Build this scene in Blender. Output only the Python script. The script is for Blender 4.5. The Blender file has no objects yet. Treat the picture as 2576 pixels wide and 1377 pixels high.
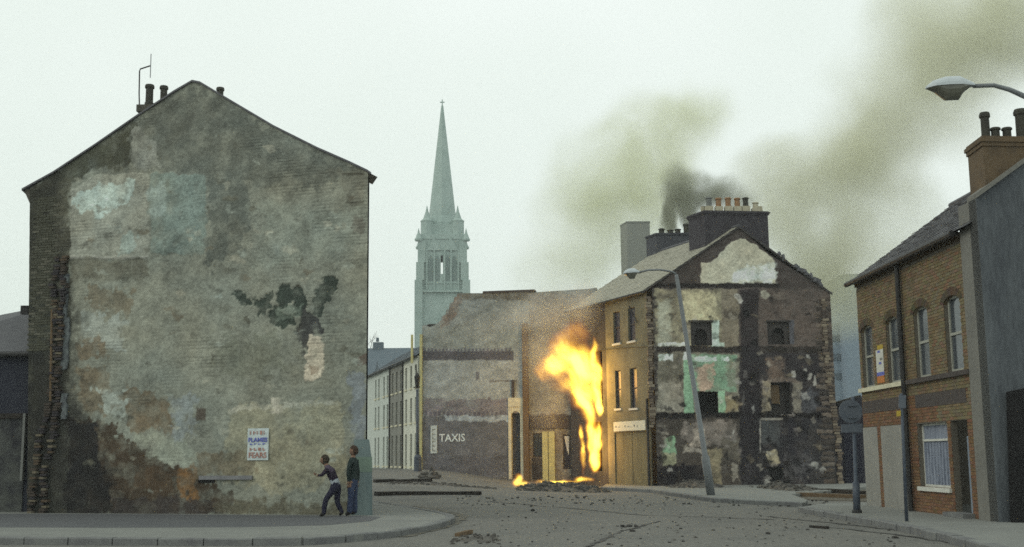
import bpy, bmesh, math, random
import numpy as np
from mathutils import Vector, Matrix
random.seed(7)
SC = bpy.context.scene
C = SC.collection
R = math.radians
# ------------------------------------------------------------------ camera
F, CX, CY = 3000.0, 1288.0, 688.5          # focal length / centre, in units of a 2576-wide frame
CAMZ = 1.53
PITCH, ROLL = math.atan((1150 - CY) / F), -0.010
cd = bpy.data.cameras.new('camera'); cam = bpy.data.objects.new('camera', cd); C.objects.link(cam)
cd.sensor_width = 36; cd.sensor_fit = 'HORIZONTAL'; cd.lens = 36 * F / 2576
cd.clip_start = 0.1; cd.clip_end = 4000
CM = Matrix.Translation((0, 0, CAMZ)) @ Matrix.Rotation(math.pi / 2 + PITCH, 4, 'X') @ Matrix.Rotation(ROLL, 4, 'Z')
cam.matrix_world = CM
SC.camera = cam
# ------------------------------------------------------------------ sky
world = bpy.data.worlds.new('World'); SC.world = world; world.use_nodes = True
nt = world.node_tree; nt.nodes.clear()
SUN_EL, SUN_AZ = 32, 250                    # degrees; azimuth clockwise from +Y (north)
sky = nt.nodes.new('ShaderNodeTexSky'); sky.sky_type = 'NISHITA'; sky.sun_disc = False
sky.sun_elevation = R(SUN_EL); sky.sun_rotation = R(SUN_AZ)
bg1 = nt.nodes.new('ShaderNodeBackground'); bg1.inputs[1].default_value = 0.10
nt.links.new(sky.outputs[0], bg1.inputs[0])
tc = nt.nodes.new('ShaderNodeTexCoord')
ns = nt.nodes.new('ShaderNodeTexNoise'); ns.inputs['Scale'].default_value = 1.7; ns.inputs['Detail'].default_value = 5
nt.links.new(tc.outputs['Generated'], ns.inputs['Vector'])
cr = nt.nodes.new('ShaderNodeValToRGB')
cr.color_ramp.elements[0].position = .3; cr.color_ramp.elements[0].color = (.735, .825, .745, 1)
cr.color_ramp.elements[1].position = .7; cr.color_ramp.elements[1].color = (.88, .945, .90, 1)
nt.links.new(ns.outputs[0], cr.inputs[0])
bg2 = nt.nodes.new('ShaderNodeBackground'); bg2.inputs[1].default_value = 1.13
nt.links.new(cr.outputs[0], bg2.inputs[0])
mx = nt.nodes.new('ShaderNodeMixShader'); mx.inputs[0].default_value = 0.93
nt.links.new(bg1.outputs[0], mx.inputs[1]); nt.links.new(bg2.outputs[0], mx.inputs[2])
wo = nt.nodes.new('ShaderNodeOutputWorld'); nt.links.new(mx.outputs[0], wo.inputs[0])
# ------------------------------------------------------------------ sun behind thin cloud
sd = bpy.data.lights.new('sun', 'SUN'); so = bpy.data.objects.new('sun', sd); C.objects.link(so)
sd.energy = 0.55; sd.angle = R(18); sd.color = (1, .93, .80)
sdir = Vector((math.sin(R(SUN_AZ)) * math.cos(R(SUN_EL)), math.cos(R(SUN_AZ)) * math.cos(R(SUN_EL)), math.sin(R(SUN_EL))))
so.rotation_euler = sdir.to_track_quat('Z', 'Y').to_euler()
so.location = (-30, -20, 40)
# ------------------------------------------------------------------ exposure
SC.view_settings.view_transform = 'Standard'; SC.view_settings.look = 'None'
SC.view_settings.exposure = 0.0; SC.view_settings.gamma = 1.0
SC.render.engine = 'CYCLES'
cy = SC.cycles
cy.use_denoising = False
try: cy.denoiser = 'OPENIMAGEDENOISE'
except Exception: pass
cy.max_bounces = 6; cy.diffuse_bounces = 3; cy.glossy_bounces = 2; cy.transparent_max_bounces = 12
cy.volume_bounces = 2; cy.volume_step_rate = 1.7; cy.volume_max_steps = 64
cy.sample_clamp_indirect = 1.5; cy.sample_clamp_direct = 3.2
cy.filter_width = 1.6

# ================================================================== helpers
def lin(c): return tuple(((x / 255 + .055) / 1.055) ** 2.4 if x > 10 else x / 255 / 12.92 for x in c)
def ray(px, py):
    d = CM.to_3x3() @ Vector(((px - CX) / F, -(py - CY) / F, -1)); return d.normalized()
def G(px, py, z=0.0):
    d = ray(px, py); t = (z - CAMZ) / d.z; return Vector((0, 0, CAMZ)) + d * t
def at(px, py, Y):
    d = ray(px, py); return Vector((0, 0, CAMZ)) + d * (Y / d.y)
def sm(t): t = max(0., min(1., t)); return t * t * (3 - 2 * t)
def terrain(x, y):
    return sm((y - 38) / 27) * (.22 * sm((4 - x) / 4) + .66 * sm((1 - x) / 6))
def GT(px, py, dz=0.0):
    d = ray(px, py); o = Vector((0, 0, CAMZ)); t = 5.0
    while t < 150:
        p = o + d * t
        if p.z <= terrain(p.x, p.y) + dz: break
        t += .05
    return p

class Wall:
    def __init__(s, p0, p1, face=(0, 0, 0)):
        s.p0 = Vector((p0[0], p0[1], 0)); s.p1 = Vector((p1[0], p1[1], 0))
        s.L = (s.p1 - s.p0).length; s.d = (s.p1 - s.p0).normalized()
        s.n = Vector((s.d.y, -s.d.x, 0))
        if (Vector((face[0], face[1], 0)) - s.p0).dot(s.n) < 0: s.n = -s.n
    def P(s, u, v, w=0.0): return s.p0 + s.d * u + s.n * w + Vector((0, 0, v))
    def uv(s, px, py):
        o = Vector((0, 0, CAMZ)); d = ray(px, py)
        t = (s.p0 - o).dot(s.n) / d.dot(s.n); p = o + d * t
        return ((p - s.p0).dot(s.d), p.z)
    def rect(s, x0, y0, x1, y1):
        """u0,u1,v0,v1 of a picture rectangle read at its centre lines"""
        xm, ym = (x0 + x1) / 2, (y0 + y1) / 2
        return (s.uv(x0, ym)[0], s.uv(x1, ym)[0], s.uv(xm, y1)[1], s.uv(xm, y0)[1])

class MB:
    def __init__(s): s.v = []; s.f = []; s.c = []; s.m = []; s.col = None; s.mi = 0
    def add(s, vs, fs):
        o = len(s.v); s.v += [tuple(x) for x in vs]
        for f in fs: s.f.append([o + i for i in f]); s.c.append(s.col); s.m.append(s.mi)
        return s
    def box8(s, p):  # p: bottom 4 (ccw from above) then top 4
        return s.add(p, [(3, 2, 1, 0), (4, 5, 6, 7), (0, 1, 5, 4), (1, 2, 6, 5), (2, 3, 7, 6), (3, 0, 4, 7)])
    def box(s, x0, x1, y0, y1, z0, z1):
        return s.box8([(x0, y0, z0), (x1, y0, z0), (x1, y1, z0), (x0, y1, z0), (x0, y0, z1), (x1, y0, z1), (x1, y1, z1), (x0, y1, z1)])
    def wbox(s, W, u0, u1, v0, v1, w0, w1):
        return s.box8([W.P(u0, v0, w1), W.P(u1, v0, w1), W.P(u1, v0, w0), W.P(u0, v0, w0), W.P(u0, v1, w1), W.P(u1, v1, w1), W.P(u1, v1, w0), W.P(u0, v1, w0)])
    def prism(s, poly, off):   # extrude polygon of points by vector
        n = len(poly); off = Vector(off); a = [Vector(p) for p in poly]; b = [p + off for p in a]
        return s.add(a + b, [tuple(range(n))[::-1], tuple(range(n, 2 * n))] + [(i, (i + 1) % n, n + (i + 1) % n, n + i) for i in range(n)])
    def tube(s, pts, r, n=8, caps=True):
        pts = [Vector(p) for p in pts]; rs = r if isinstance(r, (list, tuple)) else [r] * len(pts)
        vs = []; fs = []; up = None
        for i, p in enumerate(pts):
            t = (pts[min(i + 1, len(pts) - 1)] - pts[max(i - 1, 0)]).normalized()
            if up is None: up = t.orthogonal().normalized()
            a = (up - t * up.dot(t)).normalized(); b = t.cross(a); up = a
            for k in range(n):
                an = 2 * math.pi * k / n; vs.append(p + (a * math.cos(an) + b * math.sin(an)) * rs[i])
        for i in range(len(pts) - 1):
            for k in range(n):
                fs.append((i * n + k, i * n + (k + 1) % n, (i + 1) * n + (k + 1) % n, (i + 1) * n + k))
        if caps: fs += [tuple(range(n))[::-1], tuple(range((len(pts) - 1) * n, len(pts) * n))]
        return s.add(vs, fs)
    def lathe(s, c, prof, n=12):
        c = Vector(c); return s.tube_z(c, prof, n)
    def tube_z(s, c, prof, n):
        vs = []; fs = []
        for (r, z) in prof:
            for k in range(n):
                an = 2 * math.pi * k / n; vs.append(c + Vector((r * math.cos(an), r * math.sin(an), z)))
        for i in range(len(prof) - 1):
            for k in range(n): fs.append((i * n + k, i * n + (k + 1) % n, (i + 1) * n + (k + 1) % n, (i + 1) * n + k))
        fs += [tuple(range(n))[::-1], tuple(range((len(prof) - 1) * n, len(prof) * n))]
        return s.add(vs, fs)
    def mesh(s, name, org=Vector((0, 0, 0))):
        me = bpy.data.meshes.new(name)
        me.from_pydata([(x - org.x, y - org.y, z - org.z) for x, y, z in s.v], [], s.f)
        if any(c is not None for c in s.c):
            a = me.color_attributes.new('Col', 'FLOAT_COLOR', 'CORNER')
            arr = np.ones((len(me.loops), 4), np.float32); k = 0
            for f, c in zip(s.f, s.c):
                arr[k:k + len(f), :3] = c if c is not None else (.3, .3, .3); k += len(f)
            a.data.foreach_set('color', arr.ravel())
        if any(s.m): me.polygons.foreach_set('material_index', s.m)
        me.update(); return me

ORG = {}
def thing(name, label, cat, loc, group=None):
    o = bpy.data.objects.new(name, None); C.objects.link(o); o.location = loc; o.empty_display_size = .3
    o['label'] = label; o['category'] = cat
    if group: o['group'] = group
    ORG[o] = Vector(loc); return o
def link(name, me, mats, parent=None, label=None, kind=None):
    o = bpy.data.objects.new(name, me); C.objects.link(o)
    for m in (mats if isinstance(mats, (list, tuple)) else [mats]):
        if m is not None and len(me.materials) < (len(mats) if isinstance(mats, (list, tuple)) else 1): me.materials.append(m)
    if parent: o.parent = parent; ORG[o] = ORG[parent]
    else: ORG[o] = Vector((0, 0, 0))
    if label: o['label'] = label
    if kind: o['kind'] = kind
    return o
def part(name, mb, mats, parent, label=None, kind=None, smooth=False):
    me = mb.mesh(name, ORG[parent])
    if smooth: me.shade_smooth()
    return link(name, me, mats, parent, label, kind)
def single(name, mb, mats, label, cat, group=None, kind=None, smooth=False, base=None):
    """one-mesh thing with its origin at its base"""
    vs = np.array(mb.v); o3 = Vector(base) if base is not None else Vector(((vs[:, 0].min() + vs[:, 0].max()) / 2, (vs[:, 1].min() + vs[:, 1].max()) / 2, vs[:, 2].min()))
    me = mb.mesh(name, o3)
    if smooth: me.shade_smooth()
    o = link(name, me, mats, None, None, kind); o.location = o3; ORG[o] = o3
    if label: o['label'] = label
    if cat: o['category'] = cat
    if group: o['group'] = group
    return o
def struct(name, mb, mats, kind='structure'):
    o = link(name, mb.mesh(name), mats); o['kind'] = kind; return o

# ------------------------------------------------------------------ materials
def nodes(name):
    m = bpy.data.materials.new(name); m.use_nodes = True; t = m.node_tree
    return m, t, t.nodes['Principled BSDF']
def N(t, ty, **kw):
    n = t.nodes.new(ty)
    for k, v in kw.items():
        if k in n.inputs: n.inputs[k].default_value = v
        else: setattr(n, k, v)
    return n
def mat(name, c1, c2=None, scale=4., rough=.85, bump=.25, bscale=30., spec=.25, fine=.25, attr=False, metal=0., stretch=(1, 1, 1), dist=.02):
    """c1/c2 linear base colours mixed by noise, fine speckle, bump; attr: colour attribute instead"""
    m, t, b = nodes(name); L = t.links.new
    geo = N(t, 'ShaderNodeNewGeometry')
    mp = N(t, 'ShaderNodeMapping'); mp.inputs['Scale'].default_value = stretch; L(geo.outputs['Position'], mp.inputs[0])
    n1 = N(t, 'ShaderNodeTexNoise', Scale=scale, Detail=6., Roughness=.62); L(mp.outputs[0], n1.inputs['Vector'])
    n2 = N(t, 'ShaderNodeTexNoise', Scale=bscale, Detail=5., Roughness=.7); L(mp.outputs[0], n2.inputs['Vector'])
    if attr:
        ca = N(t, 'ShaderNodeAttribute', attribute_name='Col'); col = ca.outputs['Color']
    else:
        r = N(t, 'ShaderNodeMapRange'); r.inputs['From Min'].default_value = .36; r.inputs['From Max'].default_value = .64
        L(n1.outputs[0], r.inputs[0])
        mx = N(t, 'ShaderNodeMix', data_type='RGBA'); mx.inputs[6].default_value = (*c1, 1); mx.inputs[7].default_value = (*(c2 or [x * .6 for x in c1]), 1)
        L(r.outputs[0], mx.inputs[0]); col = mx.outputs[2]
    f = N(t, 'ShaderNodeMapRange'); f.inputs['From Min'].default_value = .25; f.inputs['From Max'].default_value = .75
    f.inputs['To Min'].default_value = 1 - fine; f.inputs['To Max'].default_value = 1 + fine; L(n2.outputs[0], f.inputs[0])
    g = N(t, 'ShaderNodeMapRange'); g.inputs['From Min'].default_value = .3; g.inputs['From Max'].default_value = .7
    g.inputs['To Min'].default_value = 1 - fine * .5; g.inputs['To Max'].default_value = 1 + fine * .5; L(n1.outputs[0], g.inputs[0])
    mm = N(t, 'ShaderNodeMath', operation='MULTIPLY'); L(f.outputs[0], mm.inputs[0]); L(g.outputs[0], mm.inputs[1])
    vm = N(t, 'ShaderNodeVectorMath', operation='SCALE'); L(col, vm.inputs[0]); L(mm.outputs[0], vm.inputs['Scale'])
    L(vm.outputs[0], b.inputs['Base Color'])
    b.inputs['Roughness'].default_value = rough; b.inputs['Metallic'].default_value = metal
    b.inputs['Specular IOR Level'].default_value = spec
    if bump:
        bp = N(t, 'ShaderNodeBump', Strength=bump, Distance=dist); L(n2.outputs[0], bp.inputs['Height']); L(bp.outputs[0], b.inputs['Normal'])
    return m
GA = 2.1
def alb(c, g=GA): return tuple(min(.85, x * g) for x in lin(c))
M = {}
M['wall_paint'] = mat('weathered_masonry', None, attr=True, scale=2.2, bscale=22., bump=.5, fine=.30, dist=.03)
M['brickcol'] = mat('brick_coloured', None, attr=True, scale=3., bscale=45., bump=.3, fine=.18)
M['mortar'] = mat('mortar', (.17, .15, .12), (.11, .10, .085), scale=5)
M['dark_brick'] = mat('dark_brick', (.10, .092, .075), (.06, .055, .045), scale=6, bscale=40)
M['soot_brick'] = mat('soot_brick', (.075, .066, .062), (.035, .032, .034), scale=2.5, bscale=30)
M['slate'] = mat('slate', (.115, .115, .125), (.075, .075, .085), scale=5, rough=.6, bscale=40, fine=.2)
M['slate_sheen'] = mat('slate_sheen', (.42, .40, .33), (.28, .27, .22), scale=3, rough=.7, bscale=30, fine=.2)  # slate lightened, the bright slope's reflected light put into the colour
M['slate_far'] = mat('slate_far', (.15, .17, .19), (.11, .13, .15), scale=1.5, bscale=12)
M['asphalt'] = mat('asphalt', (.19, .184, .168), (.105, .104, .098), scale=.5, rough=.9, bscale=9., bump=.5, fine=.5, dist=.03)
M['pave'] = mat('pavement_concrete', (.235, .24, .225), (.165, .168, .16), scale=.9, bscale=24., fine=.25)
M['pave_dark'] = mat('pavement_asphalt', (.115, .117, .125), (.085, .087, .095), scale=1.1, bscale=24., fine=.25)
M['kerb'] = mat('kerb_stone', (.20, .205, .20), (.12, .12, .125), scale=2.5, bscale=30., fine=.25)
M['earth'] = mat('trampled_earth', (.13, .115, .09), (.07, .062, .05), scale=1.6, bscale=18., fine=.4, bump=.6)
M['rubble'] = mat('rubble', (.13, .12, .105), (.05, .047, .045), scale=4, bscale=20., fine=.35)
M['stone_dk'] = mat('dark_stone', (.055, .052, .048), (.03, .028, .027), scale=9)
M['char'] = mat('charred_timber', (.018, .016, .015), (.04, .033, .028), scale=5, bscale=40)
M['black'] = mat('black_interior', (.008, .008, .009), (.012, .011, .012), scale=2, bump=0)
M['iron'] = mat('black_iron', (.022, .022, .024), (.035, .033, .032), scale=8, rough=.55, bump=.1)
M['lamp_grey'] = mat('grey_painted_steel', (.20, .215, .225), (.15, .16, .17), scale=6, rough=.5, bump=.08, fine=.12)
M['lamp_white'] = mat('pale_alloy', (.52, .56, .58), (.42, .46, .48), scale=6, rough=.4, bump=.05, fine=.1)
M['lamp_bowl'] = mat('lamp_bowl', (.14, .14, .11), (.10, .10, .08), scale=8, rough=.25, bump=.02, spec=.5)
M['blue_steel'] = mat('blue_grey_steel', (.075, .09, .115), (.05, .062, .085), scale=6, rough=.5, bump=.08, fine=.15)
M['sign_back'] = mat('sign_back', (.11, .125, .15), (.085, .10, .125), scale=5, rough=.5, bump=.05, fine=.12)
M['yellow'] = mat('yellow_plate', (.45, .33, .05), (.38, .27, .04), scale=8)
M['white'] = mat('white_paint', (.62, .62, .57), (.50, .50, .45), scale=5, fine=.12, bump=.1)
M['sash'] = mat('sash_paint', (.38, .38, .33), (.27, .27, .235), scale=8, fine=.12, bump=.1)
M['glass'] = mat('window_glass', (.06, .07, .085), (.04, .05, .062), scale=1.4, rough=.12, bump=.02, spec=.6, bscale=3., fine=.1)
M['glass_dk'] = mat('dark_window', (.035, .033, .05), (.025, .024, .035), scale=1.4, rough=.3, bump=.02, spec=.4, bscale=3.)
M['net'] = mat('net_curtain', (.30, .33, .40), (.14, .16, .21), scale=7, stretch=(3, 3, .25), fine=.15, bump=.2)
M['ochre'] = mat('ochre_render', alb((104, 99, 80), 1.5), alb((78, 75, 62), 1.5), scale=1.2, bscale=18., fine=.18)
M['shutter'] = mat('shutter_sheet', alb((104, 99, 76), 1.4), alb((84, 80, 62), 1.4), scale=2., fine=.15, stretch=(1, 1, .3))
M['render_grey'] = mat('grey_render', (.125, .138, .15), (.05, .056, .066), scale=1.1, bscale=14., fine=.3, stretch=(1, 1, .22))
M['render_lit'] = mat('lit_render_edge', (.20, .195, .175), (.145, .142, .13), scale=1.4, bscale=16., fine=.2)  # same grey render, brightness of the lit side put into the colour
M['cement'] = mat('cement_infill', (.30, .295, .27), (.22, .218, .20), scale=1.5, bscale=18., fine=.2)
M['fascia'] = mat('dark_fascia', (.085, .07, .065), (.055, .047, .045), scale=5)
M['door_dk'] = mat('dark_door', (.02, .016, .014), (.03, .022, .018), scale=4)
M['door_blue'] = mat('pale_blue_door', (.22, .26, .31), (.17, .20, .25), scale=5)
M['church'] = mat('hazed_church_stone', (.37, .46, .43), (.28, .36, .335), scale=.35, bscale=2.5, fine=.15)  # grey stone made paler, distance haze put into its colour
M['church_dk'] = mat('church_louvre', (.20, .26, .245), (.16, .21, .20), scale=1)
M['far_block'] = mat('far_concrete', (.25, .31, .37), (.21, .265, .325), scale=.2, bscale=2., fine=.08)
M['terr_white'] = mat('terrace_whitewash', (.66, .66, .56), (.50, .51, .44), scale=1.2, bscale=12., fine=.15)
M['terr_grey'] = mat('terrace_grey_render', (.25, .25, .22), (.18, .18, .16), scale=1.2, bscale=12.)
M['terr_green'] = mat('terrace_pale_render', (.56, .60, .55), (.44, .48, .44), scale=1.2, bscale=12.)
M['pot'] = mat('clay_pot', (.34, .19, .09), (.20, .12, .07), scale=9)
M['pot_cream'] = mat('cream_pot', (.50, .46, .34), (.36, .33, .25), scale=9)
M['pot_dark'] = mat('sooty_pot', (.06, .058, .045), (.035, .034, .03), scale=9)
M['pot_grey'] = mat('grey_pot', (.20, .21, .20), (.13, .135, .13), scale=9)
M['timber_br'] = mat('brown_timber', (.17, .115, .065), (.11, .075, .045), scale=4, stretch=(4, 4, .4))
M['timber_gr'] = mat('grey_timber', (.24, .24, .25), (.16, .16, .17), scale=4)
M['paintgreen'] = mat('green_paint', (.17, .235, .19), (.13, .18, .15), scale=3)
M['teal_paint'] = mat('teal_paint', (.17, .22, .22), (.11, .15, .155), scale=2.5, stretch=(2, 2, .5))
M['ochre_frame'] = mat('pale_green_timber', alb((140, 138, 100)), alb((116, 114, 84)), scale=3)
M['stone_pale'] = mat('pale_stone', alb((160, 156, 136)), alb((132, 128, 112)), scale=4)
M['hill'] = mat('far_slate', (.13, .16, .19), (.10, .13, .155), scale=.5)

# ------------------------------------------------------------------ numpy noise and painted, relief-carrying walls
def vnoise(x, y, seed):
    xi = np.floor(x).astype(np.int64); yi = np.floor(y).astype(np.int64); xf = x - xi; yf = y - yi
    def h(a, b):
        n = (a * 374761393 + b * 668265263 + seed * 144269504) & 0xffffffff
        n = ((n ^ (n >> 13)) * 1274126177) & 0xffffffff
        return ((n ^ (n >> 16)) & 0xffff) / 65535.
    sx = xf * xf * (3 - 2 * xf); sy = yf * yf * (3 - 2 * yf)
    a = h(xi, yi) * (1 - sx) + h(xi + 1, yi) * sx; b = h(xi, yi + 1) * (1 - sx) + h(xi + 1, yi + 1) * sx
    return a * (1 - sy) + b * sy
def fbm(x, y, seed, oct=5):
    t = 0; a = 1; s = 0
    for i in range(oct): t = t + a * vnoise(x * 2 ** i, y * 2 ** i, seed + i * 17); s += a; a *= .58
    return t / s - .5
def sdf_poly(x, y, P):
    """signed distance (inside positive)"""
    d = np.full(x.shape, 1e9); ins = np.zeros(x.shape, bool); n = len(P)
    for i in range(n):
        ax, ay = P[i]; bx, by = P[(i + 1) % n]; ex, ey = bx - ax, by - ay
        t = np.clip(((x - ax) * ex + (y - ay) * ey) / (ex * ex + ey * ey + 1e-9), 0, 1)
        d = np.minimum(d, np.hypot(x - ax - t * ex, y - ay - t * ey))
        c = ((ay > y) != (by > y)); xx = (bx - ax) * (y - ay) / (by - ay + 1e-12) + ax
        ins ^= (c & (x < xx))
    return np.where(ins, d, -d)
def painted_wall(name, parent, W, top, base_z, du, base, layers, holes=(), gain=GA, seed=1, relief=.012, hue=.1, u_range=None, course=0., kon=1., sat=.8, crisp=.8, left=None):
    """a masonry sheet following an uneven top line; layers = (picture polygon, colour, softness m, raggedness m, opacity, proud m)"""
    tp = [W.uv(*p) for p in top]; tu = np.array([p[0] for p in tp]); tv = np.array([p[1] for p in tp])
    u0, u1 = u_range or (tu[0], tu[-1]); nu = int((u1 - u0) / du) + 1
    us = np.linspace(u0, u1, nu); tops = np.interp(us, tu, tv); vmin = tops.min()
    nv0 = int((vmin - base_z) / du) + 1; nv1 = max(2, int((tops.max() - vmin) / du) + 1)
    t0 = np.linspace(base_z, vmin, nv0)
    V = np.zeros((nu, nv0 + nv1)); V[:, :nv0] = t0
    V[:, nv0:] = vmin + (tops[:, None] - vmin) * (np.arange(1, nv1 + 1) / nv1)[None, :]
    U = np.repeat(us[:, None], V.shape[1], 1)
    if left:      # slightly leaning edge
        (la, lva), (lb, lvb) = W.uv(*left[0]), W.uv(*left[1]); ul = lb + (la - lb) * np.clip((V - lvb) / (lva - lvb), 0, 1)
        U = u1 - (u1 - U) * (u1 - ul) / (u1 - u0)
    col = np.ones(U.shape + (3,)) * np.array(lin(base))
    rel = np.zeros(U.shape)
    wx = fbm(U * 1.3, V * 1.3, seed + 50); wy = fbm(U * 1.3, V * 1.3, seed + 90)
    fx = fbm(U * 6, V * 6, seed + 150, 4); fy = fbm(U * 6, V * 6, seed + 190, 4)
    for k, (poly, c, soft, rag, op, proud) in enumerate(layers):
        P = [W.uv(*p) for p in poly]
        mU = min(p[0] for p in P) - 1; MU = max(p[0] for p in P) + 1; mV = min(p[1] for p in P) - 1; MV = max(p[1] for p in P) + 1
        sel = (U > mU) & (U < MU) & (V > mV) & (V < MV)
        if not sel.any(): continue
        x = U[sel] + wx[sel] * rag * 3.2 + fx[sel] * rag * 2.2; y = V[sel] + wy[sel] * rag * 3.2 + fy[sel] * rag * 2.2
        br = np.clip(.9 + fbm(U[sel] * 3.1 + k * 9, V[sel] * 3.1, seed + 300 + k, 5) * 1.9, .45, 1)
        d = sdf_poly(x, y, P) + (fbm(U[sel] * 5.5 + k, V[sel] * 5.5, seed + 700 + k, 4) * rag * 3.5 if rag > .035 else 0); mk = np.clip(d / max(soft * crisp, .004) + .5, 0, 1); mk = mk * mk * (3 - 2 * mk) * op * (br if rag > .04 else 1)
        col[sel] = col[sel] * (1 - mk[:, None]) + np.array(lin(c)) * mk[:, None]
        rel[sel] += proud * mk
    big = fbm(U * .55, V * .55, seed + 7); mid = fbm(U * 2.4, V * 3.2, seed + 8); fin = fbm(U * 14, V * 20, seed + 9, 3)
    f = 1 + big * .45 + mid * .75 + fin * .75
    if course:   # faint brick courses telegraphing through the render
        cz = np.abs(((V / course) % 1.) - .5) * 2; ex = np.clip(fbm(U * .9, V * .9, seed + 33) * 5, 0, 1)
        f *= 1 - .28 * ex * (cz > .75)
        rel -= .008 * ex * (cz > .75)
    col = .14 * (col / .14) ** kon
    col *= np.clip(f, .3, 1.9)[..., None]
    tint = fbm(U * .8, V * .8, seed + 21) * hue * 2
    col[..., 0] *= 1 + tint; col[..., 2] *= 1 - tint
    gr = col.mean(-1, keepdims=True); col = gr + (col - gr) * sat
    col = np.clip(col * gain, .004, .8)
    rel += relief * (fbm(U * 2, V * 2, seed + 3) * 1.2 + fbm(U * 9, V * 9, seed + 4, 3) * .7)
    p0, d, n = np.array(W.p0), np.array(W.d), np.array(W.n)
    X = p0 + U[..., None] * d + rel[..., None] * n; X[..., 2] = V
    X = X - np.array(ORG[parent])
    nv = V.shape[1]; idx = np.arange(nu * nv).reshape(nu, nv)
    q = np.stack([idx[:-1, :-1], idx[1:, :-1], idx[1:, 1:], idx[:-1, 1:]], -1).reshape(-1, 4)
    cu = (U[:-1, :-1] + U[1:, 1:]).ravel() / 2; cv = (V[:-1, :-1] + V[1:, 1:]).ravel() / 2
    keep = np.ones(len(q), bool)
    for (a, b, c, e) in holes: keep &= ~((cu > a) & (cu < b) & (cv > c) & (cv < e))
    q = q[keep]
    me = bpy.data.meshes.new(name); me.from_pydata(X.reshape(-1, 3).tolist(), [], q.tolist())
    a = me.color_attributes.new('Col', 'FLOAT_COLOR', 'POINT')
    a.data.foreach_set('color', np.concatenate([col.reshape(-1, 3), np.ones((nu * nv, 1))], 1).astype(np.float32).ravel())
    me.shade_smooth()
    return link(name, me, M['wall_paint'], parent)

def hole_wall(mb, W, u0, u1, v0, v1, holes, depth=.15, w=0.0):
    us = sorted({u0, u1, *[h[0] for h in holes], *[h[1] for h in holes]}); vs = sorted({v0, v1, *[h[2] for h in holes], *[h[3] for h in holes]})
    for a, b in zip(us, us[1:]):
        for c, e in zip(vs, vs[1:]):
            mu, mv = (a + b) / 2, (c + e) / 2
            if mu < u0 or mu > u1 or mv < v0 or mv > v1: continue
            if any(h[0] < mu < h[1] and h[2] < mv < h[3] for h in holes): continue
            mb.add([W.P(a, c, w), W.P(b, c, w), W.P(b, e, w), W.P(a, e, w)], [(0, 1, 2, 3)])
    for (a, b, c, e) in holes:
        q = [(a, c), (b, c), (b, e), (a, e)]
        for i in range(4):
            (x0, y0), (x1, y1) = q[i], q[(i + 1) % 4]
            mb.add([W.P(x0, y0, w), W.P(x1, y1, w), W.P(x1, y1, w - depth), W.P(x0, y0, w - depth)], [(0, 1, 2, 3)])
def window(root, W, r, depth=.12, frame='sash', glass='glass', sill='white', fw=.05, rail=True, curtain=False, sillh=.1):
    a, b, c, e = r
    mb = MB()
    for (x0, x1, y0, y1) in ((a, a + fw, c, e), (b - fw, b, c, e), (a + fw, b - fw, c, c + fw), (a + fw, b - fw, e - fw, e)):
        mb.wbox(W, x0, x1, y0, y1, -depth, -depth + .05)
    if rail: mb.wbox(W, a + fw, b - fw, (c + e) / 2 - .03, (c + e) / 2 + .03, -depth, -depth + .06)
    w = part('window', mb, M[frame], root)
    ys = [(c + fw, (c + e) / 2 - .03), ((c + e) / 2 + .03, e - fw)] if rail else [(c + fw, e - fw)]
    for y0, y1 in ys:
        part('pane', MB().wbox(W, a + fw, b - fw, y0, y1, -depth + .005, -depth + .02), M['net' if curtain else glass], w)
    if sill: part('sill', MB().wbox(W, a - .07, b + .07, c - sillh, c - .003, -depth, .07), M[sill], w)
    return w
def brick_mesh(l, h, d):
    mb = MB(); mb.box(-l / 2, l / 2, -d / 2, d / 2, -h / 2, h / 2)
    me = mb.mesh('brick'); return me
def brick_colour(pal, jit=.18):
    c = random.choice(pal); f = 1 + random.uniform(-jit, jit); return tuple(x * f for x in c)
def pot(parent, c, h, r, m, name='chimney_pot'):
    p = MB().lathe(c, [(r * .95, 0), (r * .95, h * .12), (r * .8, h * .15), (r * .78, h * .8), (r, h * .84), (r, h * .93), (r * .85, h), (r * .6, h), (r * .55, h * .7)], 12)
    return part(name, p, M[m], parent)

# ================================================================== the ground
def grid_axis(a, b, fine, lo, hi):
    xs = list(np.arange(a, b + 1e-6, fine)); s = fine
    x = b
    while x < hi: s *= 1.35; x += s; xs.append(min(x, hi))
    s = fine; x = a
    while x > lo: s *= 1.35; x -= s; xs.insert(0, max(x, lo))
    return xs
gx = grid_axis(-26, 30, .8, -700, 700); gy = grid_axis(2, 84, .8, -60, 700)
gm = MB(); gm.v = [(x, y, terrain(x, y) + (.012 * (random.random() - .5) if 4 < y < 80 and abs(x) < 30 else 0)) for y in gy for x in gx]
nx = len(gx)
for j in range(len(gy) - 1):
    for i in range(nx - 1):
        gm.f.append([j * nx + i, j * nx + i + 1, (j + 1) * nx + i + 1, (j + 1) * nx + i]); gm.c.append(None); gm.m.append(0)
road = struct('road', gm, M['asphalt']); road.data.shade_smooth()

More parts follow.
